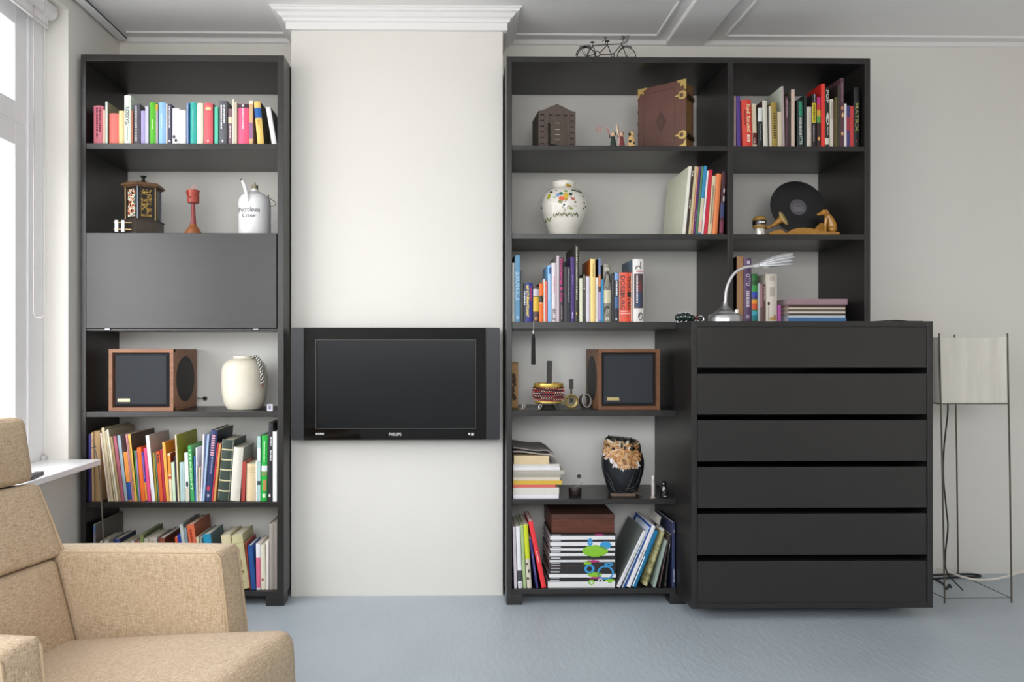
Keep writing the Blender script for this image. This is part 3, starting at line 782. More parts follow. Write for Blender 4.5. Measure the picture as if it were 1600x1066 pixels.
L5 = [
 (138, 142.4, 679, '#3a3378', 'thin violet book', {}),
 (143, 147, 676, '#c5a47c', 'light brown booklet', {'lean': -1}),
 (147.5, 157.5, 674, '#b5946a', 'tan brown folder', {'lean': -2}),
 (166.5, 172, 677, '#e6d2c2', 'pale pink slim leaning book', {'lean': -13}),
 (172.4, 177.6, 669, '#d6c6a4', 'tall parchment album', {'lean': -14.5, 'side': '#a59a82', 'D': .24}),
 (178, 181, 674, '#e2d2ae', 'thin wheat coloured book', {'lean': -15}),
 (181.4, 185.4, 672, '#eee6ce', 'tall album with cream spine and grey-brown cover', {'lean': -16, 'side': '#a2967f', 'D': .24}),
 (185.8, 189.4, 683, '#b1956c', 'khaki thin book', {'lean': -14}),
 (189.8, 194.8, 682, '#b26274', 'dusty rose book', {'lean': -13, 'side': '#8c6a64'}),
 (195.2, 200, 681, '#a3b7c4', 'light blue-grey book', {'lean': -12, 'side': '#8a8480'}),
 (200.4, 206.6, 707, '#f29c49', 'orange paperback with blue lower end', {'lean': -8, 'deco': [('B', '#2455a4', 754, 782)]}),
 (207, 210.2, 679, '#d4929a', 'tall pink speckled thin book', {'lean': -11, 'deco': [('D', '#5a3a3c', 684, 776, (.6, .3, .003))]}),
 (210.6, 214.8, 679, '#eebb57', 'ochre thin book with black lettering', {'lean': -11, 'side': '#54402e', 'D': .24, 'deco': [('D', '#3a2c20', 690, 770, (.3, .3, .004))]}),
 (215.1, 217, 705, '#4f9c40', 'very thin green booklet', {'lean': -6}),
 (217.2, 219.4, 705, '#a58dc4', 'very thin lilac booklet', {'lean': -6}),
 (219.8, 227, 700, '#f6732b', 'bright orange paperback', {'lean': -7, 'side': '#e8642a'}),
 (227.4, 231, 707, '#5535a2', 'violet slim paperback with orange foot', {'lean': -7, 'deco': [('B', '#f0963c', 754, 782), ('D', '#b8a4e4', 712, 748, (.5, .24, 0))]}),
 (231.3, 236, 701, '#ee528a', 'hot pink slim paperback', {'lean': -7}),
 (236.4, 243, 681, '#f3eff5', 'white album with pale grey cover', {'lean': -10, 'side': '#bdb1ac', 'D': .21}),
 (243.3, 246.3, 708, '#a39333', 'olive gold thin book', {'lean': -5}),
 (246.6, 249.4, 709, '#65837b', 'thin grey-teal book', {'lean': -6}),
 (249.7, 255.4, 706, '#dc5b2c', 'rust orange book with dark specks', {'lean': -6, 'deco': [('D', '#5a2c1c', 710, 725, (.5, .4, 0))]}),
 (255.8, 259.8, 703, '#b32c43', 'crimson slim book', {'lean': -6}),
 (260.2, 265, 692, '#f6b352', 'amber book with orange cover', {'lean': -7, 'side': '#ea8a2c', 'D': .16}),
 (265.4, 269.8, 709, '#f2e1bb', 'pale cream book with orange bands', {'lean': -4, 'side': '#a4442a', 'deco': [('B', '#f09a3c', 712, 742), ('B', '#e0603a', 744, 749)]}),
 (270.2, 275, 723, '#d5eacc', 'pale mint short paperback', {'lean': -3}),
 (275.3, 277.4, 713, '#3c3444', 'black thin booklet', {'lean': -3}),
 (277.8, 280.8, 680, '#e5d4b2', 'tall olive green album', {'lean': -5, 'side': '#9a9a22', 'D': .24}),
 (281.2, 289, 723, '#bbd4d4', 'short pale aqua paperback', {'lean': -1, 'deco': [('D', '#8cb4b8', 735, 770, (.5, .1, 0))]}),
 (290.4, 296, 708, '#eef0ee', 'white paperback with dark photo', {'lean': -2.5, 'deco': [('O', '#33383a', 752, 762, (.55, .7)), ('B', '#d8d2c0', 763, 783)]}),
 (297.4, 304, 697, '#40aa60', 'green paperback with pale lettering', {'lean': -5, 'side': '#6fae72', 'deco': [('T', '#d8f0c8', 703, 768, 'UTRECHT', (.5, .5))]}),
 (304.3, 306.4, 713, '#3373b4', 'blue thin booklet', {'lean': -1.5}),
 (306.7, 309, 700, '#e6e6ee', 'thin greyish white booklet', {'lean': -1}),
 (309.3, 312.4, 731, '#d5c4ab', 'short sand coloured booklet', {'lean': .5}),
 (312.7, 315.4, 679, '#e6e1ea', 'tall thin pearl white book', {'lean': 4}),
 (315.7, 319, 679, '#aac3e4', 'pale blue tall thin book', {'lean': 8}),
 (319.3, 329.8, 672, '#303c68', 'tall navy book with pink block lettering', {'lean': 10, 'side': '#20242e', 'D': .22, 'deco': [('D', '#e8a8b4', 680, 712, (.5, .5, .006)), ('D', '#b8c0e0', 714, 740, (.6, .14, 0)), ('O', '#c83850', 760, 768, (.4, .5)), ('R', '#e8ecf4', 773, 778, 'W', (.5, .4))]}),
 (330.2, 332.6, 693, '#cc3344', 'thin scarlet book', {'lean': 9}),
 (333, 336.4, 694, '#d59b5a', 'thin caramel book', {'lean': 9}),
 (338, 357, 687, '#394840', 'thick dark green volume with gilt bands', {'lean': 8, 'deco': [('B', '#d8cfa4', y, y + 2.2) for y in (701.5, 717.5, 733.5, 750.5, 767)]}),
 (358, 374, 699, '#e2ded1', 'thick vellum white volume', {'lean': 6, 'side': '#8b8780'}),
 (376, 382.4, 722, '#ab423a', 'brick red slim book', {'lean': 2}),
 (383.2, 398, 725, '#e6d1ab', 'beige book with pale ruled bands', {'lean': 1, 'deco': [('B', '#cdb488', y, y + .8) for y in (731, 734, 738)]}),
 (398.5, 401.6, 720, '#f2eee5', 'thin white booklet', {}),
 (402, 406.8, 682, '#b2d0cb', 'pale sea-green tall book', {'deco': [('B', '#3c4a4c', 752, 758), ('B', '#e8eef0', 700, 720)]}),
 (407.2, 416.4, 681, '#20b040', 'vivid green travel guide with photo panels', {'lean': 1.5, 'deco': [('D', '#c8f4c8', 690, 722, (.5, .2, 0)), ('B', '#e4ecec', 728, 737), ('B', '#7c9c5c', 737, 744), ('B', '#c08c54', 750, 768, (.35, .9)), ('B', '#e8f0d8', 772, 778, (.3, .8))]}),
 (417, 424.6, 661, '#29272d', 'tall black book with white lettering', {'lean': 2, 'D': .2, 'deco': [('D', '#e8e8ea', 683, 697, (.65, .24, 0)), ('D', '#e8e8ea', 704, 720, (.65, .24, 0)), ('O', '#e8e8ea', 772, 777, (.5, .4))]}),
 (425.5, 432.4, 675, '#edefec', 'speckled white book', {'back': -.008}),
]
shelf_books(LZ['s5'], 'on shelf under the left speaker', 'books on the shelf under the left speaker', L5, dmax=.25)

L6 = [
 (145.5, 149.2, 820, '#8a92a0', 'tall picture album with building photo cover', {'side': '#6d655c', 'D': .25, 'deco': [('B', '#5f7fb4', 822, 832)]}),
 (155.5, 161, 846, '#d5d0c8', 'grey-white short book', {}),
 (161.4, 168, 845, '#cfcac0', 'light grey paperback', {}),
 (176.5, 187, 843, '#384a8c', 'dull blue book', {'side': '#2c3656'}),
 (188, 203, 849, '#c5c59c', 'thick pale green book', {}),
 (204, 209, 845.5, '#deDAD2', 'slim off-white book', {}),
 (209.6, 218, 847, '#b34c3c', 'brick coloured book', {}),
 (218.6, 224, 836, '#94a464', 'olive green book', {'side': '#66704c', 'D': .2}),
 (224.6, 231, 842, '#d5d0c4', 'stone white paperback', {}),
 (231.4, 244, 840.5, '#dad3c8', 'thick chalk white book', {'deco': [('D', '#c08070', 846, 849, (.5, .3, 0))]}),
 (247.5, 257, 841, '#975440', 'brown hardback with white page tops', {'side': '#663626', 'white': 1, 'D': .19}),
 (281, 285, 840, '#e65b2b', 'thin flame orange book', {'lean': -8}),
 (285.5, 291, 836, '#2443ac', 'cobalt blue book', {'lean': -9}),
 (292, 298.5, 820, '#c5cdc9', 'pale grey-green slim book', {'lean': -13, 'side': '#7c8488'}),
 (299, 304, 826, '#8b9ca4', 'steel blue-grey book', {'lean': -13}),
 (304.5, 316.5, 821, '#e5724b', 'terracotta orange book', {'lean': -14, 'side': '#a25434', 'D': .2, 'deco': [('D', '#a83c24', 828, 850, (.5, .3, 0))]}),
 (317, 321, 840, '#d5c4a3', 'sand beige thin book', {'lean': -11}),
 (321.4, 325, 841, '#939c9c', 'thin ash grey book', {'lean': -10}),
 (325.5, 338, 836, '#2393bc', 'turquoise blue book', {'lean': -9.5, 'side': '#566c74'}),
 (356, 371, 838, '#ded1ab', 'thick cream novel', {'lean': -12}),
 (372.5, 390, 838, '#d1c99b', 'thick cream volume with bee ornament', {'lean': -12, 'deco': [('O', '#8c8250', 859, 864, (.4, .3)), ('O', '#8c8250', 876, 890, (.62, .1)), ('O', '#7a7044', 892, 900, (.5, .5)), ('B', '#b8ae7c', 850, 851), ('D', '#8c8250', 910, 913, (.5, .2, 0))]}),
 (390.4, 391.8, 848, '#b24434', 'very thin red booklet', {'lean': -7}),
 (392.2, 400, 853, '#245498', 'royal blue hardback', {'lean': -6, 'white': 1}),
 (400.5, 407.2, 850, '#eeecf2', 'white paperback with pink lower half', {'lean': -1, 'deco': [('B', '#e56f90', 872, 919)]}),
 (408, 415, 852, '#e6e1cc', 'cream paperback with small red emblem', {'lean': -1.5, 'deco': [('O', '#a4453a', 904, 909, (.4, .5))]}),
 (415.4, 419.6, 846, '#eee6e2', 'slim blush white book', {}),
 (420, 427.4, 819, '#a59d94', 'tall linen grey book', {'D': .22, 'side': '#5a544e'}),
 (427.8, 433, 816, '#988e88', 'tall taupe grey book', {'D': .22}),
]
shelf_books(LZ['bot'], 'on bottom shelf behind the armchair', 'books on the bottom shelf behind the armchair', L6, Yf=.02, dmax=.25)

R1 = [
 (1146.5, 1150, 151, '#98847c', 'thin greyish pink book', {}),
 (1151, 1157.5, 150, '#583c8c', 'purple book', {'lean': -1}),
 (1161, 1176.5, 156, '#de4232', 'thick red book with cream script', {'lean': -2, 'deco': [('T', '#f4e4b8', 163, 206, 'Red Round', (.66, .4)), ('D', '#8c1c14', 172, 196, (.3, .14, 0)), ('D', '#f8ecd8', 211, 223, (.6, .3, 0))]}),
 (1177, 1183, 162, '#d5c8ac', 'cream book with dark red lower end', {'lean': -1.5, 'deco': [('B', '#5c1a1c', 208, 226), ('D', '#e8dcd0', 216, 224, (.4, .2, 0))]}),
 (1184.5, 1191.5, 168, '#1c2424', 'black book with white upper half', {'deco': [('B', '#dcdcda', 168, 190), ('D', '#8c9494', 194, 220, (.5, .2, 0))]}),
 (1193, 1200.5, 157, '#d5d0c4', 'bone white book with brown cover', {'lean': -1.5, 'side': '#553c34', 'D': .2}),
 (1203.2, 1206.2, 166, '#ddd4c4', 'thin eggshell book', {'lean': -1}),
 (1206.6, 1215.2, 160, '#a38b3c', 'gold book with dark lettering', {'lean': -1.5, 'deco': [('D', '#4c3c18', 177, 217, (.5, .46, .006))]}),
 (1215.6, 1222, 175, '#d5c8ac', 'short oatmeal book', {'lean': -.5}),
 (1222.6, 1226.5, 135, '#b5a4a4', 'tall album with pale green cover', {'lean': -2, 'side': '#d2d8c8', 'D': .26}),
 (1227, 1232, 151, '#573c44', 'plum brown book', {'deco': [('D', '#b89ca0', 156, 184, (.5, .3, 0))]}),
 (1232.4, 1235.6, 158, '#3c3030', 'very dark brown thin book', {}),
 (1236, 1241.6, 140, '#d5bcac', 'tall rosy beige book', {'side': '#625850', 'D': .18}),
 (1246, 1256, 156, '#1a2624', 'black book with mint and white print', {'deco': [('D', '#38b88c', 160, 182, (.5, .5, .003)), ('D', '#d0d4d0', 184, 212, (.5, .4, .003)), ('T', '#b8c4c0', 212, 226, '97/98', (.55, .5))]}),
 (1256.5, 1260.2, 148, '#24322f', 'bottle green dark book', {'D': .2}),
 (1260.8, 1268.4, 167, '#d5c8bc', 'short whitish paperback', {'deco': [('D', '#a89c94', 175, 200, (.5, .1, 0))]}),
 (1269, 1275, 147, '#281e22', 'dark book with yellow panel and white squiggle', {'deco': [('B', '#d4bc2c', 161, 192), ('D', '#3c3010', 164, 190, (.5, .4, 0)), ('D', '#d8ccd4', 147, 160, (.6, .2, 0)), ('D', '#d8ccd4', 195, 222, (.4, .2, 0))]}),
 (1276.5, 1282.4, 152, '#382826', 'dark book with rainbow panel', {'deco': [('B', '#c02c78', 152, 163), ('B', '#c83838', 163, 172), ('B', '#d0a83c', 172, 182), ('B', '#5c9c50', 182, 192), ('O', '#e0a050', 214, 220)]}),
 (1283, 1289, 131, '#ee4238', 'tall bright red book', {'side': '#c01c14', 'D': .14}),
 (1289.5, 1296.2, 137, '#1e201c', 'black book with large white letters', {'deco': [('T', '#e0dcd0', 141, 161, 'POP', (.5, .6)), ('O', '#d8d4c4', 176, 196, (.55, .7)), ('D', '#c8c4b8', 198, 212, (.6, .2, 0)), ('B', '#d8d4c4', 216, 226)]}),
 (1296.6, 1302, 155, '#d5ccc0', 'light stone paperback', {'deco': [('D', '#8c847c', 160, 186, (.6, .3, .003))]}),
 (1302.4, 1305, 158, '#574226', 'thin umber book', {}),
 (1305.3, 1308.4, 152, '#675d32', 'thin olive drab book', {}),
 (1308.8, 1312.6, 132, '#483e36', 'tall dark khaki book', {'D': .22, 'side': '#2c2622'}),
 (1313, 1318.6, 122, '#583842', 'tallest aubergine book with flower print', {'D': .24, 'deco': [('O', '#e4a468', 166, 172), ('O', '#f0d080', 176, 184, (.6, .5)), ('O', '#e8b878', 206, 212), ('D', '#a07c88', 128, 160, (.5, .3, 0))]}),
 (1319, 1322.8, 162, '#e6dedf', 'thin milk white book', {}),
 (1323.1, 1328, 165, '#484276', 'indigo book with red panel', {'deco': [('B', '#a83444', 183, 205)]}),
 (1328.3, 1333.6, 166, '#cc4242', 'short coral red book', {}),
 (1334, 1344, 137, '#15171a', 'tall black book with gold lettering', {'lean': 1, 'deco': [('T', '#a09a5c', 161, 206, 'MATRIX', (.45, .5)), ('O', '#b43c3c', 219, 221.5, (.4, .2))]}),
]
shelf_books(RZ['s1'], 'in compartment above the vinyl record', 'books in the compartment above the record', R1, dmax=.27)

R2 = [
 (1066, 1071, 260, '#eeebde', 'large cream album with small dark signature', {'lean': 10, 'side': '#d8d8c2', 'D': .30}),
 (1071.3, 1075.2, 260, '#382822', 'thin black-brown album', {'lean': 10, 'deco': [('D', '#e0d8c8', 267, 276, (.5, .4, 0)), ('D', '#e0d8c8', 312, 326, (.5, .4, 0))]}),
 (1075.5, 1079.6, 260, '#d5c59c', 'wheat yellow album', {'lean': 10}),
 (1079.9, 1082.4, 261, '#dd9c74', 'apricot thin album', {'lean': 9.5}),
 (1082.7, 1086.4, 260, '#552d6c', 'purple thin album', {'lean': 9.5, 'deco': [('D', '#b89cd0', 330, 345, (.5, .2, 0))]}),
 (1086.7, 1090, 260, '#56845c', 'sage green thin album', {'lean': 9.5}),
 (1090.4, 1095.6, 259, '#348cbc', 'blue album fading to cream', {'lean': 9.5, 'deco': [('B', '#d8ccb0', 310, 345), ('B', '#e8b8a8', 345, 364)]}),
 (1096, 1099, 267, '#eeeaea', 'thin white album', {'lean': 8.5}),
 (1099.4, 1105, 265, '#cc243c', 'red album', {'lean': 8.5, 'D': .2}),
 (1105.4, 1111.6, 275, '#ddc9a4', 'tan book with fine black print', {'lean': 7.5, 'deco': [('D', '#4c4034', 290, 350, (.5, .4, .002))]}),
 (1112, 1121, 271, '#e5834b', 'orange album', {'lean': 7, 'D': .2}),
 (1122, 1130, 268, '#48262e', 'maroon album with photo fragments', {'lean': 4.5, 'deco': [('O', '#d8d4d4', 294, 302, (.7, .4)), ('O', '#d8d4d4', 306, 316, (.7, .4)), ('B', '#34406c', 318, 340), ('B', '#7c3048', 346, 364)]}),
]
shelf_books(RZ['s2'], 'on the floral vase shelf', 'albums on the floral vase shelf', R2, dmax=.31)

R3 = [
 (800, 803.6, 411, '#c5c9c1', 'thin silver grey book', {'deco': [('D', '#7c8480', 425, 490, (.5, .3, 0))]}),
 (804, 813, 399, '#689cc0', 'light blue book with pale lettering', {'side': '#2c4458', 'deco': [('T', '#b4d4e8', 425, 470, 'BRUSSELS', (.5, .7)), ('B', '#a8c8dc', 494, 499, (.3, .75))]}),
 (813.4, 817.4, 423, '#444848', 'charcoal slim book', {}),
 (817.8, 832.6, 442, '#37398c', 'indigo book with yellow lettering', {'deco': [('B', '#303438', 442, 502, (0, .22)), ('T', '#f0dc3c', 446, 496, 'architectuur', (.5, .36)), ('D', '#c8446c', 449, 470, (.8, .14, 0)), ('D', '#d8d8dc', 455, 477, (.12, .14, 0))]}),
 (833.2, 842, 448, '#57443c', 'patterned brown and yellow book', {'deco': [('B', '#e0b83c', 464, 487), ('B', '#c8c4cc', 452, 463), ('O', '#d8a06c', 496, 500)]}),
 (842.4, 849, 443, '#ee722a', 'orange paperback with black label', {'side': '#2c2624', 'deco': [('B', '#3a3028', 462, 472.5), ('B', '#e8c8a0', 462.5, 463.2), ('B', '#fad8b8', 473.5, 474.5)]}),
 (849.3, 851.4, 436, '#e6d9cc', 'thin shell white booklet', {}),
 (851.7, 855.4, 439, '#e56a5b', 'thin coral booklet', {}),
 (855.8, 861.2, 415, '#82bcee', 'sky blue thin book', {'deco': [('B', '#1c4c84', 418, 428, (.4, 1)), ('B', '#c8dcec', 430, 470, (.1, .5))]}),
 (861.5, 869, 411, '#e2d9de', 'pale book with pink and black lettering', {'deco': [('D', '#e890a8', 432, 458, (.6, .3, 0)), ('T', '#2c2a2c', 483, 501, 'BELLE', (.5, .6))]}),
 (869.3, 873.6, 400, '#d5c0c9', 'tall pale mauve book', {'side': '#8a8280'}),
 (874, 881, 403, '#3a3236', 'dark book with magenta lettering', {'deco': [('T', '#d8348c', 405, 472, 'Duchamp & Cie', (.4, .75)), ('D', '#a89ca0', 478, 500, (.5, .2, 0))]}),
 (881.3, 886, 417, '#444248', 'graphite book', {}),
 (886.3, 891, 417, '#28262e', 'black book with fine white print', {'deco': [('D', '#c8c8cc', 420, 472, (.5, .14, 0))]}),
 (891.4, 897.6, 402, '#483174', 'purple paperback', {'deco': [('D', '#b8a4d8', 430, 446, (.6, .2, 0)), ('D', '#c8b8e0', 488, 498, (.5, .3, 0))]}),
 (898, 905, 384, '#38342a', 'tallest dark olive book with dotted white title', {'D': .24, 'deco': [('D', '#e0dcc8', 387, 470, (.45, .26, .004)), ('O', '#d0b840', 488, 492, (.4, .3))]}),
 (905.4, 910, 435, '#e6e6cc', 'thin butter white book', {}),
 (910.4, 915, 429, '#3c3a36', 'narrow dark book with cream title', {'deco': [('D', '#e8dcb8', 432, 454, (.5, .4, .005)), ('D', '#a8a49c', 458, 494, (.5, .16, 0))]}),
 (915.3, 922, 432, '#d9d1dd', 'pale lilac paperback', {}),
 (922.4, 930.4, 405, '#f6d98b', 'yellow book with orange cover', {'side': '#e5741c', 'D': .2, 'deco': [('D', '#a88430', 412, 434, (.55, .2, 0))]}),
 (930.8, 934.6, 434, '#eee9e1', 'thin white dotted book', {'deco': [('D', '#9c949c', 446, 498, (.5, .2, .002))]}),
 (935, 938.6, 404, '#758cbc', 'tall slim blue book with orange band', {'side': '#2a2620', 'deco': [('B', '#d8885c', 430, 448), ('B', '#583c3c', 448, 456), ('B', '#b8a0c8', 457, 501)]}),
 (939, 942.8, 437, '#248cc4', 'azure thin book', {}),
 (943.2, 955, 413, '#8d897e', 'black and white photo spine book', {'rad': 0, 'deco': [('O', '#2c2c2c', 424, 452, (.5, .9)), ('O', '#c8c4b8', 418, 424, (.4, .6)), ('B', '#d8d0b0', 454, 474), ('O', '#343434', 478, 494, (.45, .8)), ('O', '#d0ccc4', 496, 501, (.5, .5)), ('O', '#b0aca4', 482, 490, (.7, .3))]}),
 (955.4, 959.8, 428, '#363636', 'thin matt black book', {'deco': [('D', '#b8b8b8', 432, 460, (.4, .14, 0))]}),
 (960.2, 966.8, 426, '#2c3440', 'navy book with light blue top', {'deco': [('B', '#84acdc', 426, 438), ('B', '#4c6c9c', 464, 482), ('D', '#e4e8f0', 439, 462, (.5, .4, 0)), ('O', '#e0e0e4', 497, 500.5, (.4, .4))]}),
 (967.2, 988.6, 426, '#e65a41', 'broad orange-red book with large black title', {'hard': True, 'deco': [('T', '#2c2624', 431, 484, 'THEO\u25a0VAN', (.76, .3)), ('T', '#2c2624', 431, 484, 'DOESBURG', (.27, .3)), ('B', '#f4dcd0', 486, 487.2, (.14, .6)), ('B', '#f4dcd0', 489.5, 490.7, (.14, .84)), ('B', '#c44c38', 494, 494.6, (.1, .9)), ('B', '#c44c38', 497, 497.6, (.1, .9))]}),
 (989, 1006, 405, '#e6e2de', 'tall white art book with dark panel and bird print', {'side': '#64788a', 'D': .2, 'deco': [('B', '#4a3c40', 428, 482, (.12, .97)), ('B', '#2c4866', 452, 480, (.2, .8)), ('D', '#d8c8cc', 430, 474, (.38, .14, 0)), ('B', '#7c3438', 440, 456, (.5, .8)), ('O', '#7c7674', 415, 423, (.5, .6)), ('B', '#2c2a2a', 409, 416, (.66, .72)), ('B', '#d87878', 424, 425.5, (.3, .97)), ('O', '#6c6864', 488, 501, (.7, .5)), ('O', '#d0ccc8', 491, 497, (.75, .25))]}),
]
shelf_books(RZ['s3'], 'on shelf below floral vase', 'books on the shelf below the floral vase', R3, dmax=.25)

R3b = [
 (1151.5, 1162, 401, '#be8c5c', 'kraft brown box file with black side', {'side': '#191614', 'D': .2}),
 (1162.4, 1174.6, 403, '#674c74', 'violet book with white lettering', {'deco': [('T', '#dcd4dc', 428, 447, 'OTTO', (.55, .6)), ('B', '#e4dce4', 408, 413, (.4, .75)), ('D', '#d8ccd8', 455, 480, (.5, .4, 0)), ('O', '#3c2c84', 447, 452, (.5, .2)), ('B', '#b8a8b8', 492, 498, (.3, .7))]}),
 (1175, 1183.8, 428, '#2c7c3c', 'book with rainbow coloured spine blocks', {'deco': [('B', '#1c5c28', 438, 446), ('B', '#34a048', 446, 456), ('B', '#2c4cb4', 456, 463), ('B', '#3c3490', 463, 467), ('B', '#f09830', 468, 475), ('B', '#e05830', 475, 484), ('B', '#44b4cc', 486, 493), ('B', '#14848c', 493, 501)]}),
 (1184.2, 1187.8, 443, '#c4c8cc', 'thin cool grey book', {}),
 (1188.2, 1197, 444, '#674740', 'dark brown book with pink edge', {'deco': [('B', '#a8747c', 445, 480, (.05, .3)), ('D', '#c8b0a8', 448, 470, (.72, .2, 0))]}),
 (1197.4, 1215.2, 428, '#e2d9cc', 'thick ivory novel with street lamp drawing', {'deco': [('D', '#b8aca0', 432, 440, (.55, .5, .0016)), ('D', '#a49890', 449, 464, (.55, .5, .0016)), ('B', '#5c3c24', 478, 501, (.2, .26)), ('O', '#4c3420', 471, 478, (.23, .18)), ('B', '#c8a468', 496, 501, (.3, .95)), ('O', '#b08c50', 491, 500, (.75, .2))]}),
 (1215.8, 1220.4, 477, '#bc62ac', 'short magenta booklet', {}),
]
shelf_books(DZ1, 'standing behind the silver desk lamp', 'books behind the silver desk lamp', R3b, Yf=.06, dmax=.22)

R6 = [
 (803.5, 808, 824, '#d5cdd5', 'thin lilac-white book', {'lean': -2.5}),
 (809.6, 816.6, 823, '#eeeef2', 'white book with black foot block', {'lean': -4, 'deco': [('B', '#4c4c50', 892, 909), ('D', '#c8c8d0', 912, 917, (.5, .6, 0))]}),
 (817.4, 822.4, 821, '#adc58c', 'leaf green thin book', {'lean': -5}),
 (823, 831, 820, '#d8d0c0', 'lime yellow book with leopard foot', {'lean': -6, 'deco': [('B', '#cfda2a', 820, 874), ('O', '#4c3c34', 880, 884, (.3, .4)), ('O', '#4c3c34', 890, 896, (.6, .4)), ('O', '#4c3c34', 902, 907, (.3, .5))]}),
 (833.6, 841.6, 842, '#393574', 'dark violet leaning book', {'lean': -11, 'deco': [('D', '#a8a4d4', 862, 900, (.5, .14, 0))]}),
 (844.8, 854, 816, '#ee3a42', 'bright red leaning binder', {'lean': -21, 'side': '#c42a34', 'white': 1, 'deco': [('D', '#fcd0d0', 862, 880, (.5, .2, 0))]}),
]
shelf_books(RZ['bot'], 'on bottom shelf beside magazine stack', 'books on the bottom shelf by the magazines', R6, Yf=.01, dmax=.24)
R6b = [
 (962, 968.4, 829, '#e6e6ea', 'white magazine with dark photo cover', {'lean': 43, 'side': '#666d69', 'D': .26, 'deco': [('D', '#b0b4b8', 850, 900, (.5, .2, 0))]}),
 (968.9, 971.5, 824, '#c6d2e6', 'thin ice blue folder', {'lean': 42}),
 (972, 975.8, 822, '#1554ac', 'cobalt leaning folder', {'lean': 42, 'D': .25}),
 (976.3, 984.6, 821, '#edebef', 'white ring binder with grey lettering', {'lean': 41, 'D': .26, 'deco': [('D', '#5c5c60', 860, 880, (.45, .3, .003))]}),
 (985.2, 993.4, 829, '#1674a4', 'petrol blue leaning book', {'lean': 36, 'deco': [('B', '#e4ecf0', 870, 918, (0, .25))]}),
 (1020.5, 1024, 845, '#9cada4', 'pale sage thin folder', {'lean': 19}),
 (1024, 1031, 838, '#564644', 'cocoa brown book', {'lean': 15, 'deco': [('D', '#b8a8a4', 884, 890, (.5, .2, 0))]}),
 (1033, 1040.5, 836, '#282626', 'black leaning book', {'lean': 9, 'deco': [('D', '#b8b8b8', 850, 864, (.5, .2, 0)), ('O', '#c8c8c8', 912, 916, (.6, .2))]}),
 (1047, 1055, 817, '#30385a', 'upright navy book', {'white': 1, 'D': .25, 'deco': [('D', '#c8d0e4', 890, 910, (.6, .3, .003)), ('D', '#a49c8c', 828, 833, (.6, .2, 0))]}),
]
shelf_books(RZ['bot'], 'on bottom shelf beside the drawers', 'books on the bottom shelf by the drawers', R6b, Yf=.01, dmax=.27)

# ------------------------------------------------ lying magazines and papers
def flat_pile(rows, zb, Yf, where, group, dep=.22, cat='magazine', name='magazine', swirl=(), tw=.012):
    """rows from bottom to top: (x0, x1, y top, cover colour, page colour, description, deco)"""
    z = zb + .0003
    for row in rows:
        x0, x1, yt, col, pg, desc = row[:6]; dec = row[6] if len(row) > 6 else ()
        X0, X1 = ax(x0, Yf), ax(x1, Yf); zt = max(az(yt, (x0 + x1) / 2, Yf), z + .0022); h = zt - z - .0004
        r = thing(name, ((X0 + X1) / 2, Yf, z), desc + ' ' + where, cat, rz=random.uniform(-tw, tw), group=group)
        w_ = (X1 - X0) / 2; d_ = dep * random.uniform(.93, 1.0); t = min(.0016, h * .25)
        mb = MB(); mb.box(-w_, w_, 0, t * .8, 0, h); mb.box(-w_, w_, t * .8, d_, 0, t); mb.box(-w_, w_, t * .8, d_, h - t, h)
        mb.build('cover', mat(col, .4, var=.06), r)
        MB().box(-w_ + .0012, w_ - .0012, t, d_ - .002, t, h - t).build('pages', cmat(pg), r)
        for (c, xa, xb, za, zc) in dec:
            MB().add([(-w_ + 2 * w_ * xa, -.0006, h * za), (-w_ + 2 * w_ * xb, -.0006, h * za), (-w_ + 2 * w_ * (xb), -.0006, h * zc), (-w_ + 2 * w_ * (xa), -.0006, h * zc)], [(0, 1, 2, 3)]).build('print', cmat(c), r)
        for (cx_, cy_, rx_, ry_, inn, c) in swirl:
            mb = MB(); ns = 5
            k_ = (3 + Yf) / F_PX
            def span(zw, f=1.0):
                yp = 545 + (CAM.z - zw) / k_; q = 1 - ((yp - cy_) / (ry_ * f)) ** 2
                return rx_ * f * math.sqrt(q) if q > 0 else None
            for i in range(ns):
                za, zc2 = z + h * i / ns, z + h * (i + 1) / ns; s0 = span((za + zc2) / 2)
                if s0 is None: continue
                s1 = span((za + zc2) / 2, inn) if inn else None
                for a_, b_ in (((-s0, s0),) if s1 is None else ((-s0, -s1), (s1, s0))):
                    xa, xb = (ax(cx_ + a_, Yf) - (X0 + X1) / 2), (ax(cx_ + b_, Yf) - (X0 + X1) / 2)
                    xa, xb = max(xa, -w_), min(xb, w_)
                    if xb > xa: mb.add([(xa, -.0007, za - z), (xb, -.0007, za - z), (xb, -.0007, zc2 - z), (xa, -.0007, zc2 - z)], [(0, 1, 2, 3)])
            if mb.v: mb.build('print', cmat(c), r)
        z = zt
    return z
TX = ('#d8d8da', .02, .16, .35, .65)
G, BL, MG = '#8cc832', '#3c9cd8', '#c03080'
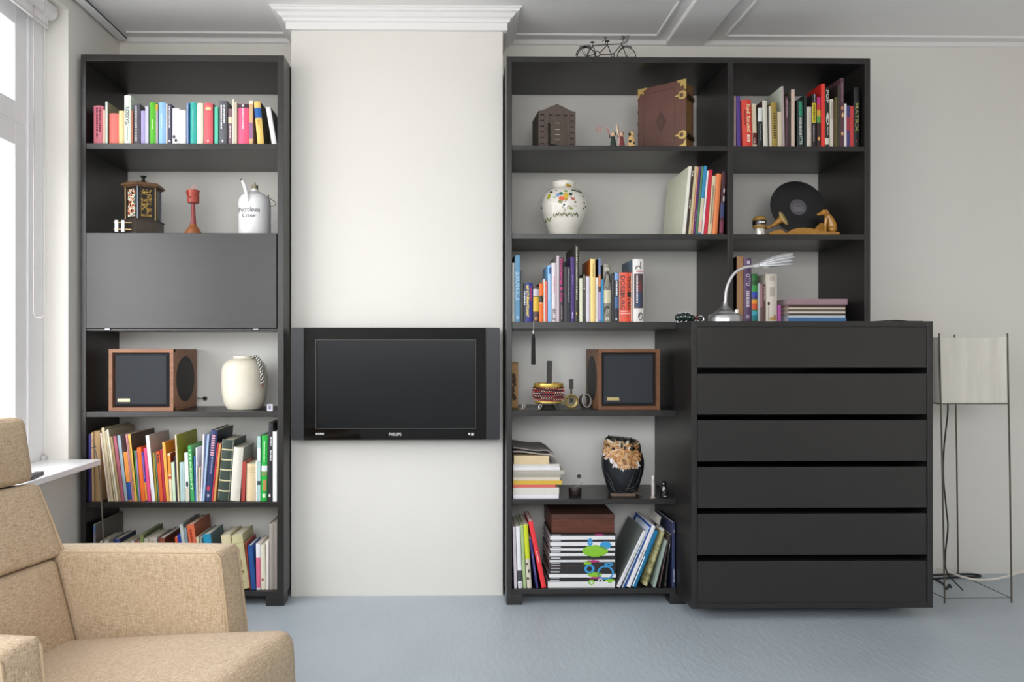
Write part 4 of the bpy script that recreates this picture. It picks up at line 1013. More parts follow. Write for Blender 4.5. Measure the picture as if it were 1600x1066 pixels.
mags = [
 (856, 961, 909, '#e8e8ea', '#c8c8c8', 'lowest white magazine', []),
 (857, 962, 905, '#2c2a2b', '#b8b8b8', 'black magazine with green and white swirls', [TX]),
 (858, 961, 902.5, '#2a2829', '#b8b8b8', 'black magazine with magenta streak', [TX]),
 (858, 962, 897, '#e9e9eb', '#cccccc', 'white magazine with green leaf above the magenta streak', []),
 (858, 961, 890.5, '#2d2b2c', '#b8b8b8', 'thick black magazine with green stroke', [TX]),
 (859, 962, 886, '#2b292a', '#b8b8b8', 'black magazine with blue ring', [TX]),
 (859, 961, 882, '#332e2c', '#b8b8b8', 'brownish black magazine with broad blue arc', [TX]),
 (859, 962, 878.5, '#2a2829', '#b8b8b8', 'black magazine below the thin white one', [TX]),
 (859, 961, 875, '#e6e6e8', '#cccccc', 'thin white magazine with magenta smear', []),
 (859, 962, 869, '#2c2a2b', '#b8b8b8', 'thick black magazine with blue tip', [TX]),
 (859, 961, 864.5, '#e8e8ea', '#cccccc', 'white magazine below the green oval', []),
 (859, 962, 860.5, '#2b292a', '#b8b8b8', 'black magazine crossed by green oval', [TX]),
 (860, 961, 857, '#e8e8ea', '#cccccc', 'thin white magazine crossed by green oval', []),
 (860, 962, 853, '#2a2829', '#b8b8b8', 'black magazine at the oval top', [TX]),
 (860, 961, 847, '#e9e9eb', '#cccccc', 'thick white magazine with blue dome', []),
 (860, 962, 843.5, '#2c2a2b', '#b8b8b8', 'black magazine with white letter tips', [TX]),
 (860, 961, 837.5, '#e8e8ea', '#cccccc', 'uppermost white magazine', []),
 (860, 962, 834.5, '#2a2627', '#b8b8b8', 'uppermost black magazine under wooden box', [TX]),
]
SWIRL = [(930, 862, 20, 9, 0, G), (946, 853, 9, 6, 0, BL), (922, 848, 4, 6, .3, BL), (927, 878, 10, 1.8, 0, MG), (921, 890, 8, 7, .55, BL), (946, 896, 13, 11, .78, BL), (929, 899, 11, 4, 0, G), (951, 883, 7, 3, .4, BL), (918, 881, 6, 3, 0, G), (936, 836, 7, 1.5, 0, MG), (924, 911, 5, 4, .5, G), (938, 909, 4, 4, .5, '#e4e4e6'), (953, 908.5, 8, 2.6, 0, G), (930, 904, 12, 1.4, 0, MG)]
zmag = flat_pile(mags, RZ['bot'], .015, 'in the striped bottom-shelf stack', 'stacked striped magazines', dep=.24, swirl=SWIRL)
papers = [
 (802, 873, 773, '#eceaf0', '#e8e6ea', 'white drawing pad lying lowest'),
 (802, 873.5, 762, '#dcd8d0', '#e4e2dc', 'thick grey-white volume'),
 (802, 868, 757.5, '#d86a60', '#d8ccc0', 'red thin magazine'),
 (802, 878, 751, '#d8b040', '#d8ccb0', 'yellow magazine'),
 (802, 875, 746, '#d8ccbc', '#d8ccb8', 'beige thin magazine'),
 (802, 876, 741, '#a8a498', '#c8c4b8', 'grey-green thin magazine'),
 (802, 882, 735, '#b4aea2', '#c8c4b8', 'wide grey magazine poking out'),
 (802, 875, 729.5, '#e4e2e4', '#dcdadc', 'smooth white brochure'),
 (802, 874, 725.5, '#d4d0cc', '#dcdadc', 'light grey brochure under the cream book'),
 (803, 858, 712, '#d9c29a', '#e6d4b0', 'thick cream paperback near the top'),
]
zp = flat_pile(papers, RZ['s5'], .02, 'of paper pile left of owl', 'paper pile left of the owl', dep=.24, cat='magazine', tw=.002)
# folded newspapers drooping over the pile
npm = mat('#8c8480', .9, var=.25, scale=60)
for k, (dz, lab, hx) in enumerate(((0, 'grey folded newspaper drooping over cream paperback', '#9a928c'), (.016, 'dark topmost newspaper on the paper pile left of owl', '#7c7674'))):
    X0, X1 = ax(800.5, .02), ax(869 - 5 * k, .02); n = 14; mb = MB(); vs = []
    base = zp + .001 + dz
    for j in range(2):
        for i in range(n + 1):
            t = i / n; x = X0 + .003 + (X1 - X0) * t
            drop = 0 if t < .86 else -(t - .86) * .2
            zz = base + .006 * math.sin(t * 7 + k) * (.5 if t < .8 else 0) + .012 * (1 - t) + drop * (1 if k == 0 else .45)
            zz = max(zz, base) if t < .86 else zz
            vs.append((x - X0, .0 + j * .25, zz - base))
    th = .006
    top = [(a, b, c + th) for a, b, c in vs]; N = n + 1
    fs = [(i, i+1, N+i+1, N+i)[::-1] for i in range(n)] + [(2*N+i, 2*N+i+1, 3*N+i+1, 3*N+i) for i in range(n)]
    fs += [(i, i+1, 2*N+i+1, 2*N+i) for i in range(n)] + [(N+i+1, N+i, 3*N+i, 3*N+i+1) for i in range(n)] + [(0, 2*N, 3*N, N), (n, N+n, 3*N+n, 2*N+n)]
    tag(mb.add(vs + top, fs, True).build('newspaper', mat(hx, .9, var=.2, scale=80), None, (X0, .022, base)), lab, 'newspaper')
lps = [
 (1232, 1322, 496.5, '#4878a8', '#d8dce4', 'lowest blue'), (1232, 1321, 493, '#d8e0e8', '#d0d4d8', 'pale blue-white'),
 (1232, 1321.5, 489.5, '#4c4038', '#c8beb0', 'dark'), (1232, 1321, 486.5, '#e4dcd0', '#dcd4c8', 'thin cream'),
 (1232, 1321, 483, '#6c5c50', '#c8b8a4', 'brown'), (1232, 1321, 480.5, '#e0d4c4', '#d8ccbc', 'tan-white'),
 (1232.5, 1321, 476, '#4a3430', '#a89080', 'dark maroon'), (1234, 1324, 467, '#a48790', '#c8b4b8', 'topmost thick dusty pink'),
]
flat_pile([(a, b, y, c, p, d + ' magazine') for a, b, y, c, p, d in lps], DZ1, .04, 'of the pile right of desk lamp', 'magazine pile right of the desk lamp', dep=.27)

# ================================================================ loudspeakers
def walnut(name, a, b_):
    m, nt, b = new_mat(name)
    n = noise_node(nt, 6, 6, (1, 8, 14), .6)
    r = ramp(nt, n.outputs['Fac'], [(.3, a), (.7, b_)]); nt.links.new(r.outputs['Color'], b.inputs['Base Color'])
    b.inputs['Roughness'].default_value = .5; return m
CLOTH = mat('#2c2f34', .85, var=.12, scale=220, bump=.2)
def speaker(x0, x1, yt, zb, Y, label, wood, side, grille):
    X0, X1 = ax(x0, Y), ax(x1, Y); zt = az(yt, (x0 + x1) / 2, Y); W_, H = X1 - X0, zt - zb; D = .27
    r = thing('loudspeaker', ((X0 + X1) / 2, Y, zb + .0005), label, 'loudspeaker')
    w2, t = W_ / 2, .017
    c = MB(); c.box(-w2, w2, .02, D, 0, H, .001)
    c.box(-w2, -w2 + t, 0, .021, 0, H, .001); c.box(w2 - t, w2, 0, .021, 0, H, .001); c.box(-w2, w2, .0005, .021, H - t, H, .001); c.box(-w2, w2, .0005, .021, 0, t, .001)
    c.build('cabinet', wood, r)
    a, z0, z1 = w2 - t - .002, t + .002, H - t - .002; g = .014
    vs = [(-a, .018, z0), (a, .018, z0), (a, .018, z1), (-a, .018, z1), (-a + g, .001, z0 + g), (a - g, .001, z0 + g), (a - g, .001, z1 - g), (-a + g, .001, z1 - g)]
    MB().add(vs, [(0, 1, 5, 4), (1, 2, 6, 5), (2, 3, 7, 6), (3, 0, 4, 7), (4, 5, 6, 7), (3, 2, 1, 0)]).build('grille', CLOTH, r)
    bx0 = -a + g + .008
    MB().box(bx0, bx0 + .054, -.0008, .001, z0 + g + .01, z0 + g + .024, .0004).build('badge', mat('#d8c48c', .3, .8, var=0), r)
    sx = w2 if side > 0 else -w2
    m = MB(); n = 40; R = H * .375
    prof = [(R, 0), (R, .0015), (R - .004, .002), (.001, .0022)]
    m.lathe([(r_, z) for r_, z in prof], (0, 0, 0), n)
    m.move(Matrix.Translation((sx, D * .5, H * .5)) @ Matrix.Rotation(math.pi / 2 * (1 if side > 0 else -1), 4, 'Y'))
    m.build('side_driver', mat('#1d1b1a', .6, var=.1), r)
    return r
speaker(169.5, 271, 545.5, LZ['s4'], .012, 'walnut loudspeaker with side driver on the shelf under the flap', walnut('walnut_light', '#7c5238', '#9a6c50'), 1, CLOTH)
speaker(934.5, 1031.5, 545.5, RZ['s4'], .012, 'brown walnut loudspeaker beside the chest of drawers', walnut('walnut_brown', '#5c3a22', '#7c5234'), -1, CLOTH)

def lathe_px(name, cx, cy_Y, prof_px, m, parent, zb, n=40, sub=3):
    """prof_px: (half width px, y px) from bottom to top, at depth cy_Y"""
    k = (3 + cy_Y) / F_PX
    P = [(h * k, max(0, az(y, cx, cy_Y) - zb)) for h, y in prof_px]
    S = spline([(a, 0, b) for a, b in P], sub)
    mb = MB(); mb.lathe([(max(.0005, p.x), max(0, p.z)) for p in S], (0, 0, 0), n)
    return mb.build(name, m, parent)

# ------------------------------------------------ cream ribbed vase with a bead string
def ribbed():
    m, nt, b = new_mat('cream_ribbed_glaze')
    n = noise_node(nt, 5, 3)
    r = ramp(nt, n.outputs['Fac'], [(.3, '#ddd5c1'), (.7, '#e9e3d4')]); nt.links.new(r.outputs['Color'], b.inputs['Base Color'])
    tc = nt.nodes.new('ShaderNodeTexCoord'); w_ = nt.nodes.new('ShaderNodeTexWave'); w_.bands_direction = 'Z'; w_.inputs['Scale'].default_value = 75; w_.inputs['Distortion'].default_value = .4
    nt.links.new(tc.outputs['Object'], w_.inputs['Vector']); add_bump(nt, b, w_.outputs['Fac'], .35, .0012)
    b.inputs['Roughness'].default_value = .22; b.inputs['Specular IOR Level'].default_value = .5
    return m
VY = .13; zb = LZ['s4']
va = thing('vase', (ax(382, VY), VY, zb + .0003), 'cream ribbed stoneware vase beside the left loudspeaker', 'vase')
lathe_px('body', 382, VY, [(24, 639.2), (26, 637.5), (30, 630), (33, 618), (34.3, 600), (34.3, 585), (32, 572), (25, 563), (17.5, 560.5), (16.5, 556.8), (15, 556.6), (14.2, 560), (16, 566)], ribbed(), va, zb)
bs = thing('bead_string', (ax(401, VY - .06), VY - .07, az(607, 405, VY - .07)), 'black and white braided bead string hanging from cream vase', 'bead string')
pth = spline([at(397, 558, VY - .045), at(400.5, 556.5, VY - .075), at(404, 562, VY - .085), at(407, 573, VY - .096), at(409.5, 585, VY - .097), at(410, 600, VY - .097)], 8)
mb1, mb2 = MB(), MB()
for i, p in enumerate(pth):
    for j in range(5):
        a = j * 1.2566 + i * .62
        q = p - bs.location + Vector((math.cos(a) * .0062, math.sin(a) * .0062, 0))
        (mb1 if (i + j) % 2 else mb2).ball(q, .0034, 6, 4)
mb1.build('white_beads', mat('#d9d5cc', .35), bs); mb2.build('black_beads', mat('#35332f', .35), bs)
q = pth[-1] - bs.location
MB().tube([q, q + Vector((0, 0, -.022))], [.0035, .0022], 8).build('end_cord', mat('#7a3f26', .6), bs)
sq = thing('photo_cube', (ax(421.5, .03), .03, LZ['s4'] + .0004), 'tiny glass photo cube on the shelf beside the cream vase', 'photo cube')
MB().box(-.013, .013, 0, .02, 0, .0295, .001).build('cube', mat('#e2e2ea', .12, var=.02), sq)
MB().box(-.009, .006, -.0008, .001, .006, .025).build('picture', mat('#8c88a0', .4, var=.5, scale=200), sq)
pl = thing('cable_plug', (ax(318, .29), .285, az(623, 318, .28)), 'dark plug sticking out of the back board behind left speaker', 'plug')
MB().tube([(-.03, -.012, .004), (-.012, -.008, .002), (.006, .012, 0)], .0024, 8).build('lead', mat('#8c8884', .5), pl)
MB().lathe([(.0085, 0), (.0095, .003), (.0085, .014)], (0, 0, 0), 18).move(Matrix.Rotation(-math.pi / 2, 4, 'X') @ Matrix.Translation((.006, 0, 0))).build('plug_body', mat('#24221f', .5), pl)

# ------------------------------------------------ inlaid hexagonal lantern box
def inlay(name, cols, sc=45):
    m, nt, b = new_mat(name)
    n = noise_node(nt, sc, 3, (1, 1, 1), .6)
    r = ramp(nt, n.outputs['Fac'], cols, 'CONSTANT'); nt.links.new(r.outputs['Color'], b.inputs['Base Color']); b.inputs['Roughness'].default_value = .25
    return m
LY = .10; zb = LZ['s2']
lt = thing('lantern_box', (ax(224, LY), LY, zb + .0006), 'black inlaid hexagonal lantern box on shelf above the flap', 'ornament', rz=math.radians(6))
k = (3 + LY) / F_PX; Hh = az(297, 224, LY) - zb
BLK2 = mat('#231f1d', .3, var=.2); BRS = mat('#b89c6c', .35, .6)
hexp = lambda r_, a0=30: [(r_ * math.cos(math.radians(a0 + 60 * i)), r_ * math.sin(math.radians(a0 + 60 * i))) for i in range(6)]
z1 = az(347, 224, LY) - zb
MB().prism(hexp(.098), 0, .006).prism(hexp(.088), .006, z1 - .004).prism(hexp(.094), z1 - .004, z1).build('base', mat('#3a3128', .35, var=.4, scale=60), lt)
MB().prism(hexp(.073), z1, Hh).build('body', BLK2, lt)
pa = inlay('shell_inlay', [(.0, '#2a211c'), (.44, '#c8744c'), (.5, '#e8dcc8'), (.54, '#88bcb0'), (.58, '#5c3424')]); pb = inlay('gold_inlay', [(.0, '#1d1916'), (.48, '#6c5828'), (.53, '#b8944c'), (.57, '#3a2818')])
pc = mat('#4c4a4c', .35, var=.2)
hv = hexp(.0735)
for i in range(6):
    (xa, ya), (xb, yb) = hv[i], hv[(i + 1) % 6]
    mx, my = (xa + xb) / 2, (ya + yb) / 2; L = math.hypot(mx, my); nx, ny = mx / L, my / L
    tx, ty = (xb - xa), (yb - ya)
    def P(t, z, e): return (xa + tx * t + nx * e, ya + ty * t + ny * e, z)
    vs = [P(.2, z1 + .012, .0), P(.8, z1 + .012, .0), P(.8, Hh - .008, .0), P(.2, Hh - .008, .0), P(.22, z1 + .014, .002), P(.78, z1 + .014, .002), P(.78, Hh - .01, .002), P(.22, Hh - .01, .002)]
    ang = math.degrees(math.atan2(ny, nx)) % 360
    MB().add(vs, [(0,1,5,4),(1,2,6,5),(2,3,7,6),(3,0,4,7),(4,5,6,7)]).build('panel', pa if 200 < ang < 260 else pb if 260 < ang < 330 else pc, lt)
    MB().tube([(xa * 1.02, ya * 1.02, z1), (xa * 1.02, ya * 1.02, Hh)], .0028, 6).build('corner_post', BRS if i % 2 else mat('#8c98a4', .3, .5), lt)
MB().prism(hexp(.082), Hh, Hh + .006).prism(hexp(.094), Hh + .006, Hh + .014).prism(hexp(.088), Hh + .014, Hh + .02).build('roof', mat('#6a4d33', .35, .2, var=.4, scale=80), lt)
MB().lathe([(.036, 0), (.034, .006), (.018, .016), (.008, .022), (.006, .034), (.014, .04), (.013, .043), (.003, .045)], (0, 0, Hh + .02), 20).build('finial', mat('#2c2c28', .35, .4), lt)
for i, (dx, hh) in enumerate(((-.083, .052), (-.056, .052))):
    MB().box(dx - .007, dx + .007, -.094, -.084, .004, .004 + hh, .001).build('white_post', mat('#e6e2e6', .2, var=.03), lt)
MB().tube([(-.095, -.089, .016), (-.02, -.089, .016)], .0025, 6).build('railing', BRS, lt); MB().tube([(-.095, -.089, .046), (-.02, -.089, .046)], .0025, 6).build('railing', BRS, lt)

# ------------------------------------------------ red kettle on a turned stand
RY = .12
rs = thing('red_stand', (ax(302, RY), RY, zb + .0003), 'small red pot on a turned wooden stand above the flap', 'ornament')
RED = mat('#a8483a', .35, var=.2, scale=50); 
def zz(y, Y=RY): return az(y, 302, Y) - zb
k = (3 + RY) / F_PX
MB().lathe([(12.5*k, 0), (12.8*k, zz(365)), (9*k, zz(358)), (5.5*k, zz(353.5)), (4.6*k, zz(351))], (0, 0, 0), 28).build('foot', mat('#9c5c34', .4, var=.5, scale=60), rs)
MB().lathe([(4.4*k, zz(351)), (3.6*k, zz(340)), (2.6*k, zz(318))], (0, 0, 0), 20).build('column', mat('#8c3c3c', .3, var=.2), rs)
MB().lathe([(8.2*k, zz(317.5)), (9*k, zz(316)), (8.8*k, zz(301)), (9.6*k, zz(300)), (9.6*k, zz(298)), (8*k, zz(297.5)), (7.8*k, zz(300))], (0, 0, 0), 28).build('pot', RED, rs)
MB().tube(spline([(-9.6*k, -2*k, zz(299)), (-7*k, -8*k, zz(305)), (-3*k, -9.6*k, zz(311.5)), (0, -9.2*k, zz(309))], 6), .0022, 8).build('bail', RED, rs)
MB().tube([(3.5*k*math.cos(a*.5236) + 2*k, 0, zz(294) + 4.4*k*math.sin(a*.5236)) for a in range(12)], .0028, 8, True).build('ring', mat('#c89c98', .3, var=.1), rs)

# ------------------------------------------------ white enamel oil can
CY_ = .12
ENAM = mat('#e9e9ea', .14, var=.015, spec=.5)
oc = thing('oil_can', (ax(398, CY_), CY_, zb + .0003), 'white enamel paraffin can with curved spout above the flap', 'oil can')
k = (3 + CY_) / F_PX; zz = lambda y: az(y, 398, CY_) - zb
R_ = 24.3 * k
pr = [(R_*.97, 0), (R_, .004), (R_, zz(321)), (R_*.985, zz(315)), (R_*.9, zz(309)), (R_*.7, zz(305)), (R_*.42, zz(301.5)), (R_*.24, zz(299)), (R_*.21, zz(296))]
MB().lathe(pr, (0, 0, 0), 48).build('body', ENAM, oc)
MB().lathe([(.0125, zz(297.5)), (.0145, zz(296.8)), (.0145, zz(290.5)), (.012, zz(289.8)), (.0035, zz(289.6)), (.003, zz(285.5))], (.001, 0, 0), 20).build('cap', mat('#8c8468', .45, .4, var=.2), oc)
sp = [(at(a, b, CY_ - d) - oc.location) for a, b, d in ((388.5, 318, .048), (387.5, 314, .064), (386, 306, .074), (384, 297, .078), (382, 290, .08), (379.5, 284.5, .08), (377.5, 281.5, .08))]
MB().tube(spline(sp, 5), [.0115]*6 + [.011 - .0055 * i / 25 for i in range(len(spline(sp, 5)) - 6)], 14).build('spout', ENAM, oc)
e = sp[-1]; MB().ball(e, .0065, 10, 6).build('spout_tip', mat('#2c2a2a', .4), oc)
h = [at(a, b, CY_ + d) - oc.location for a, b, d in ((419.5, 309, 0), (424, 311.5, -.0), (431, 317.5, 0), (429, 321, 0), (421.5, 323, -.0))]
MB().tube(spline(h, 4), .0016, 6).build('wire_handle', mat('#4c463e', .4, .6), oc)
MB().tube([h[0] + Vector((-.005, 0, -.006)), h[0] + Vector((0, 0, .004)), h[0] + Vector((-.001, 0, .012))], .0028, 8).build('handle_lug', mat('#4c463e', .4, .6), oc)
def wrap_text(body, x0, x1, y0, y1, m, nm):
    mb = MB(); add_text(mb, body, ((x0 - 398) * k, 0, zz(y1)), ((x1 - x0) * k, 0, 0), (0, 0, zz(y0) - zz(y1)))
    VA = -math.atan2(oc.location.x, 3.0)
    mb.v = [((R_ + .0007) * math.sin(math.asin(max(-.98, min(.98, x / R_))) + VA), -(R_ + .0007) * math.cos(math.asin(max(-.98, min(.98, x / R_))) + VA), z) for x, y, z in mb.v]; mb.build(nm, m, oc)
INK = mat('#5c5c62', .4, var=0)
wrap_text('Petroleum', 374.5, 405, 328, 336, INK, 'lettering'); wrap_text('Liter', 380, 400, 338.5, 344, INK, 'lettering')

# ================================================================ tandem bicycle on the bookcase
BY = .10; zb = RZ['top']
bk = thing('tandem_bicycle', (ax(948, BY), BY, zb), 'miniature black tandem bicycle on top of the wide bookcase', 'model bicycle')
IRON = mat('#2a2522', .45, .5, var=.1)
def bp(px, py, dy=0): return at(px, py, BY + dy) - bk.location
zw = bp(978.5, 87.5); rw = 14.3 * (3 + BY) / F_PX
rw = max(rw, .01)
def wheel(px):
    c = bp(px, 88.5); R = c.z - .0022
    w_ = MB().tube([(c.x + R * math.cos(a * math.pi / 16), 0, c.z + R * math.sin(a * math.pi / 16)) for a in range(32)], .0022, 6, True).build('wheel', IRON, bk)
    s_ = MB(); s_.ball(c, .005, 8, 6)
    for a in range(10): s_.tube([c, (c.x + R * math.cos(a * math.pi / 5), 0, c.z + R * math.sin(a * math.pi / 5))], .0007, 4)
    s_.build('spokes', mat('#6c645c', .4, .7), w_)
    return c, R
rc, rR = wheel(916); fc, fR = wheel(979)
fr = MB()
def rod(*pts, r=.0021): fr.tube([bp(*p) for p in pts], r, 6)
rod((926, 71.5), (949, 69.5)); rod((949, 69.5), (972, 68.5)); rod((926, 71.5), (931, 84)); rod((949, 70), (937, 83)); rod((949, 70), (955.5, 85.5)); rod((972, 69), (957, 86))
rod((937, 85.5), (956, 85)); rod((926, 71.5), (916, 88.5)); rod((931, 84.5), (916, 88.5)); rod((971, 66), (973.5, 74), (979, 88.5)); rod((974, 72), (966, 82), r=.0028)
fr.build('frame', IRON, bk)
for a, b_ in ((925.5, 66), (949, 64.5)):
    s_ = MB(); c = bp(a, b_); s_.ball(c, .009, 10, 6, (1.25, .6, .4)); s_.tube([c, bp(a + .5, b_ + 5)], .0016, 6); s_.build('saddle', IRON, bk)
for a, b_, w_ in ((944, 59.5, .02), (971, 57, .02)):
    s_ = MB(); c = bp(a + 2, b_ + 9.5); t = bp(a + 2.5, b_ + 2)
    s_.tube([c, t], .0016, 6); s_.tube([t + Vector((-.012, -w_, -.001)), t + Vector((0, -w_ * .6, .003)), t, t + Vector((0, w_ * .6, .003)), t + Vector((-.012, w_, -.001))], .0015, 6); s_.build('handlebar', IRON, bk)
c = bp(933, 85); MB().tube([(c.x + .012 * math.cos(a * math.pi / 8), -.004, c.z + .012 * math.sin(a * math.pi / 8)) for a in range(16)], .0022, 6, True).build('chainring', IRON, bk)
c = bp(957, 87); MB().tube([(c.x + .008 * math.cos(a * math.pi / 8), -.004, c.z + .008 * math.sin(a * math.pi / 8)) for a in range(16)], .002, 6, True).build('chainring', IRON, bk)
for (c, R, a0, a1) in ((rc, rR, 60, 175), (fc, fR, 60, 110)):
    MB().tube([(c.x + (R + .006) * math.cos(math.radians(a0 + (a1 - a0) * i / 10)), 0, c.z + (R + .006) * math.sin(math.radians(a0 + (a1 - a0) * i / 10))) for i in range(11)], .0024, 6).build('mudguard', IRON, bk)
s_ = MB(); a, b_ = bp(906, 73.5), bp(922, 71.5)
for dy in (-.008, .008): s_.tube([a + Vector((0, dy, 0)), b_ + Vector((0, dy, 0))], .0013, 5)
for i in range(6): p = a.lerp(b_, i / 5); s_.tube([p + Vector((0, -.008, 0)), p + Vector((0, .008, 0))], .001, 4); s_.tube([p + Vector((0, -.008, 0)), p + Vector((0, -.008, -.007))], .0009, 4)
s_.tube([b_, rc], .0013, 5); s_.tube([a, rc], .0013, 5)
s_.build('luggage_rack', IRON, bk)
s_ = MB(); q = [bp(975.5, 58), bp(981, 56.5), bp(980, 65.5), bp(976.5, 66.5)]
for dy in (-.011, .011): s_.tube([p + Vector((0, dy, 0)) for p in q], .0012, 5, True)
for p in q: s_.tube([p + Vector((0, -.011, 0)), p + Vector((0, .011, 0))], .0012, 5)
s_.tube([q[3], bp(973, 68)], .0016, 5)
s_.build('basket', IRON, bk)

# ================================================================ wide bookcase, top shelf
zb = RZ['s1']; HY = .09
hs = thing('pierced_house', (ax(870.5, HY), HY, zb + .0003), 'brown pierced metal house-shaped lantern with chain on the top shelf', 'ornament', rz=math.radians(4))
k = (3 + HY) / F_PX; zz = lambda y: az(y, 870, HY) - zb
BRN = mat('#5c4e48', .55, .2, var=.3, scale=25, bump=.2); DRK = mat('#151211', .8)
w2 = 29.5 * k; ze = zz(174); zp_ = zz(164)
poly = [(-w2, 0), (w2, 0), (w2, ze)] + [(w2 * (1 - t), ze + (zp_ - ze) * (t * t * (3 - 2 * t))) for t in (.2, .4, .6, .75, .88)] + [(w2 * .05, zp_ + .003), (-w2 * .05, zp_ + .003)] + [(-w2 * (1 - t), ze + (zp_ - ze) * (t * t * (3 - 2 * t))) for t in (.88, .75, .6, .4, .2)] + [(-w2, ze)]
MB().prism(poly, 0, .15, 'y').build('body', BRN, hs)
sl = MB()
for z_ in (180, 189, 198, 207, 216, 225):
    for u in (-.8, -.36, .05, .45, .8):
        if z_ > 182 and -.5 < u < .6: continue
        sl.box(u * w2 - .009, u * w2 + .009, -.001, .002, zz(z_) - .0025, zz(z_) + .0025)
for z_ in (185, 193, 202, 211): 
    for u in (-.66, .66): sl.box(u * w2 - .0025, u * w2 + .0025, -.001, .002, zz(z_) - .002, zz(z_) + .002)
sl.build('slots', DRK, hs)
MB().box(-.035, .042, -.004, .001, zz(228), zz(181), .001).build('door', mat('#54483f', .5, .2, var=.35, scale=40), hs)
st = MB()
for z_ in (193, 203, 211, 219): st.box(-.01, .012, -.0052, -.003, zz(z_) - .0012, zz(z_) + .0012)
st.build('bright_slot', mat('#b8b0a8', .4, .4), hs)
cn = MB()
for i in range(11): cn.ball((-.04 + (.003 if i % 2 else 0), -.006, zz(195) - .0085 * i), .0055, 8, 6, (1, .6, 1.1))
for i in range(6): cn.ball((-.034 + .011 * i, -.006, zz(195) - .0085 * 11 - .002 * i), .0055, 8, 6, (1.1, .6, .9))
cn.build('chain', mat('#1b1716', .4, .3), hs)

# small figures
def figurine(px, Y, yt, h_px, coat, skin, label, props):
    zb_ = RZ['s1']; r = thing('figurine', (ax(px, Y), Y, zb_ + .0003), label, 'figurine', group='small figurines on the top shelf'); k = (3 + Y) / F_PX
    H = az(yt, px, Y) - zb_; w_ = 5.5 * k
    MB().lathe([(w_, 0), (w_ * 1.05, H * .05), (w_ * .85, H * .3), (w_ * .55, H * .62), (w_ * .5, H * .7), (w_ * .2, H * .74)], (0, 0, 0), 18, 1, .8).build('coat', mat(coat, .5, var=.12), r)
    MB().ball((-w_ * .1, 0, H * .83), H * .14, 14, 10, (1, 1, 1.1)).build('head', mat(skin, .55), r)
    MB().ball((w_ * .15, 0.002, H * .87), H * .135, 14, 10, (1, 1, 1)).build('hair', mat(coat, .6, var=.15), r)
    MB().tube([(-w_ * .3, -.004, H * .58), (-w_ * 1.0, -.008, H * .62), (-w_ * 1.25, -.009, H * .78)], .0026, 8).build('arm', mat(coat, .5), r)
    for (dx, z0, dx2, z1_, c, rad) in props:
        MB().tube([(dx * k, -.009, H * z0), ((dx + dx2) / 2 * k, -.009, H * (z0 + z1_) / 2), (dx2 * k, -.009, H * z1_)], [rad * .6, rad, rad * .4], 8).build('wand', mat(c, .5), r)
    return r
figurine(958, .05, 206, 20, '#2c3a30', '#d8b494', 'tiny dark green figurine raising a red stick', [(-6, .75, -10.5, 1.25, '#b4605c', .003), (-4, .2, -6, .25, '#cfc0b0', .002)])
figurine(971, .05, 206, 20, '#7c3a38', '#d8b494', 'tiny red figurine raising cream and red sticks', [(-5.5, .7, -9, 1.4, '#e0cfae', .0045), (-5, .8, -6.5, 1.45, '#b4605c', .0025), (-5, .1, -4, .8, '#d8b4a8', .0035)])
# striped bear-like figure
FY = .05; fg = thing('figurine', (ax(986.5, FY), FY, RZ['s1'] + .0003), 'tiny cream figurine with black patches beside the leather book', 'figurine', group='small figurines on the top shelf')
k = (3 + FY) / F_PX; zz = lambda y: az(y, 986, FY) - RZ['s1']; CRM = mat('#dcb478', .5, var=.15)
MB().lathe([(6*k, 0), (6.2*k, zz(226)), (5*k, zz(218)), (3.6*k, zz(214)), (2*k, zz(213))], (0, 0, 0), 18, 1, .8).build('body', CRM, fg)
MB().ball((0, 0, zz(210)), 4.6 * k, 14, 10).build('head', CRM, fg)
p_ = MB(); p_.ball((-3.6*k, -3.5*k, zz(211)), 2.4 * k, 8, 6); p_.ball((-3*k, -4*k, zz(222)), 2.4 * k, 8, 6); p_.ball((3*k, -3.5*k, zz(225)), 1.8 * k, 8, 6); p_.build('patches', mat('#2a2018', .5), fg)
for dx in (-1, 2): MB().tube([(dx*k, 0, zz(207)), (dx*1.6*k, 0, zz(204))], [.002, .0024], 6).build('ear', mat('#5c4a3c', .5), fg)
pw = thing('paper_pinwheel', (ax(935.5, .12), .12, RZ['s1'] + .0003), 'faded pink paper pinwheel among the small figurines', 'pinwheel')
k = (3.12) / F_PX; zc = az(202, 935, .12) - RZ['s1']
MB().tube([(0, 0, 0), (0, 0, zc)], .0012, 6).build('stick', mat('#c8b8ac', .6), pw)
for i in range(5):
    a = i * 1.2566 + .4; u = Vector((math.cos(a), 0, math.sin(a))); v = Vector((-math.sin(a), 0, math.cos(a)))
    c = Vector((0, -.002, zc)); MB().add([c, c + u * .016 + v * .001, c + u * .017 + v * .007 + Vector((0, -.004, 0)), c + u * .006 + v * .006, c + Vector((0, .001, 0)), c + u * .016 + Vector((0, .001, 0)), c + u * .017 + v * .007 + Vector((0, -.003, 0)), c + u * .006 + v * .006 + Vector((0, .001, 0))], [(0, 1, 2, 3), (7, 6, 5, 4), (0, 4, 5, 1), (1, 5, 6, 2), (2, 6, 7, 3), (3, 7, 4, 0)]).build('blade', mat('#c4968f', .7), pw)

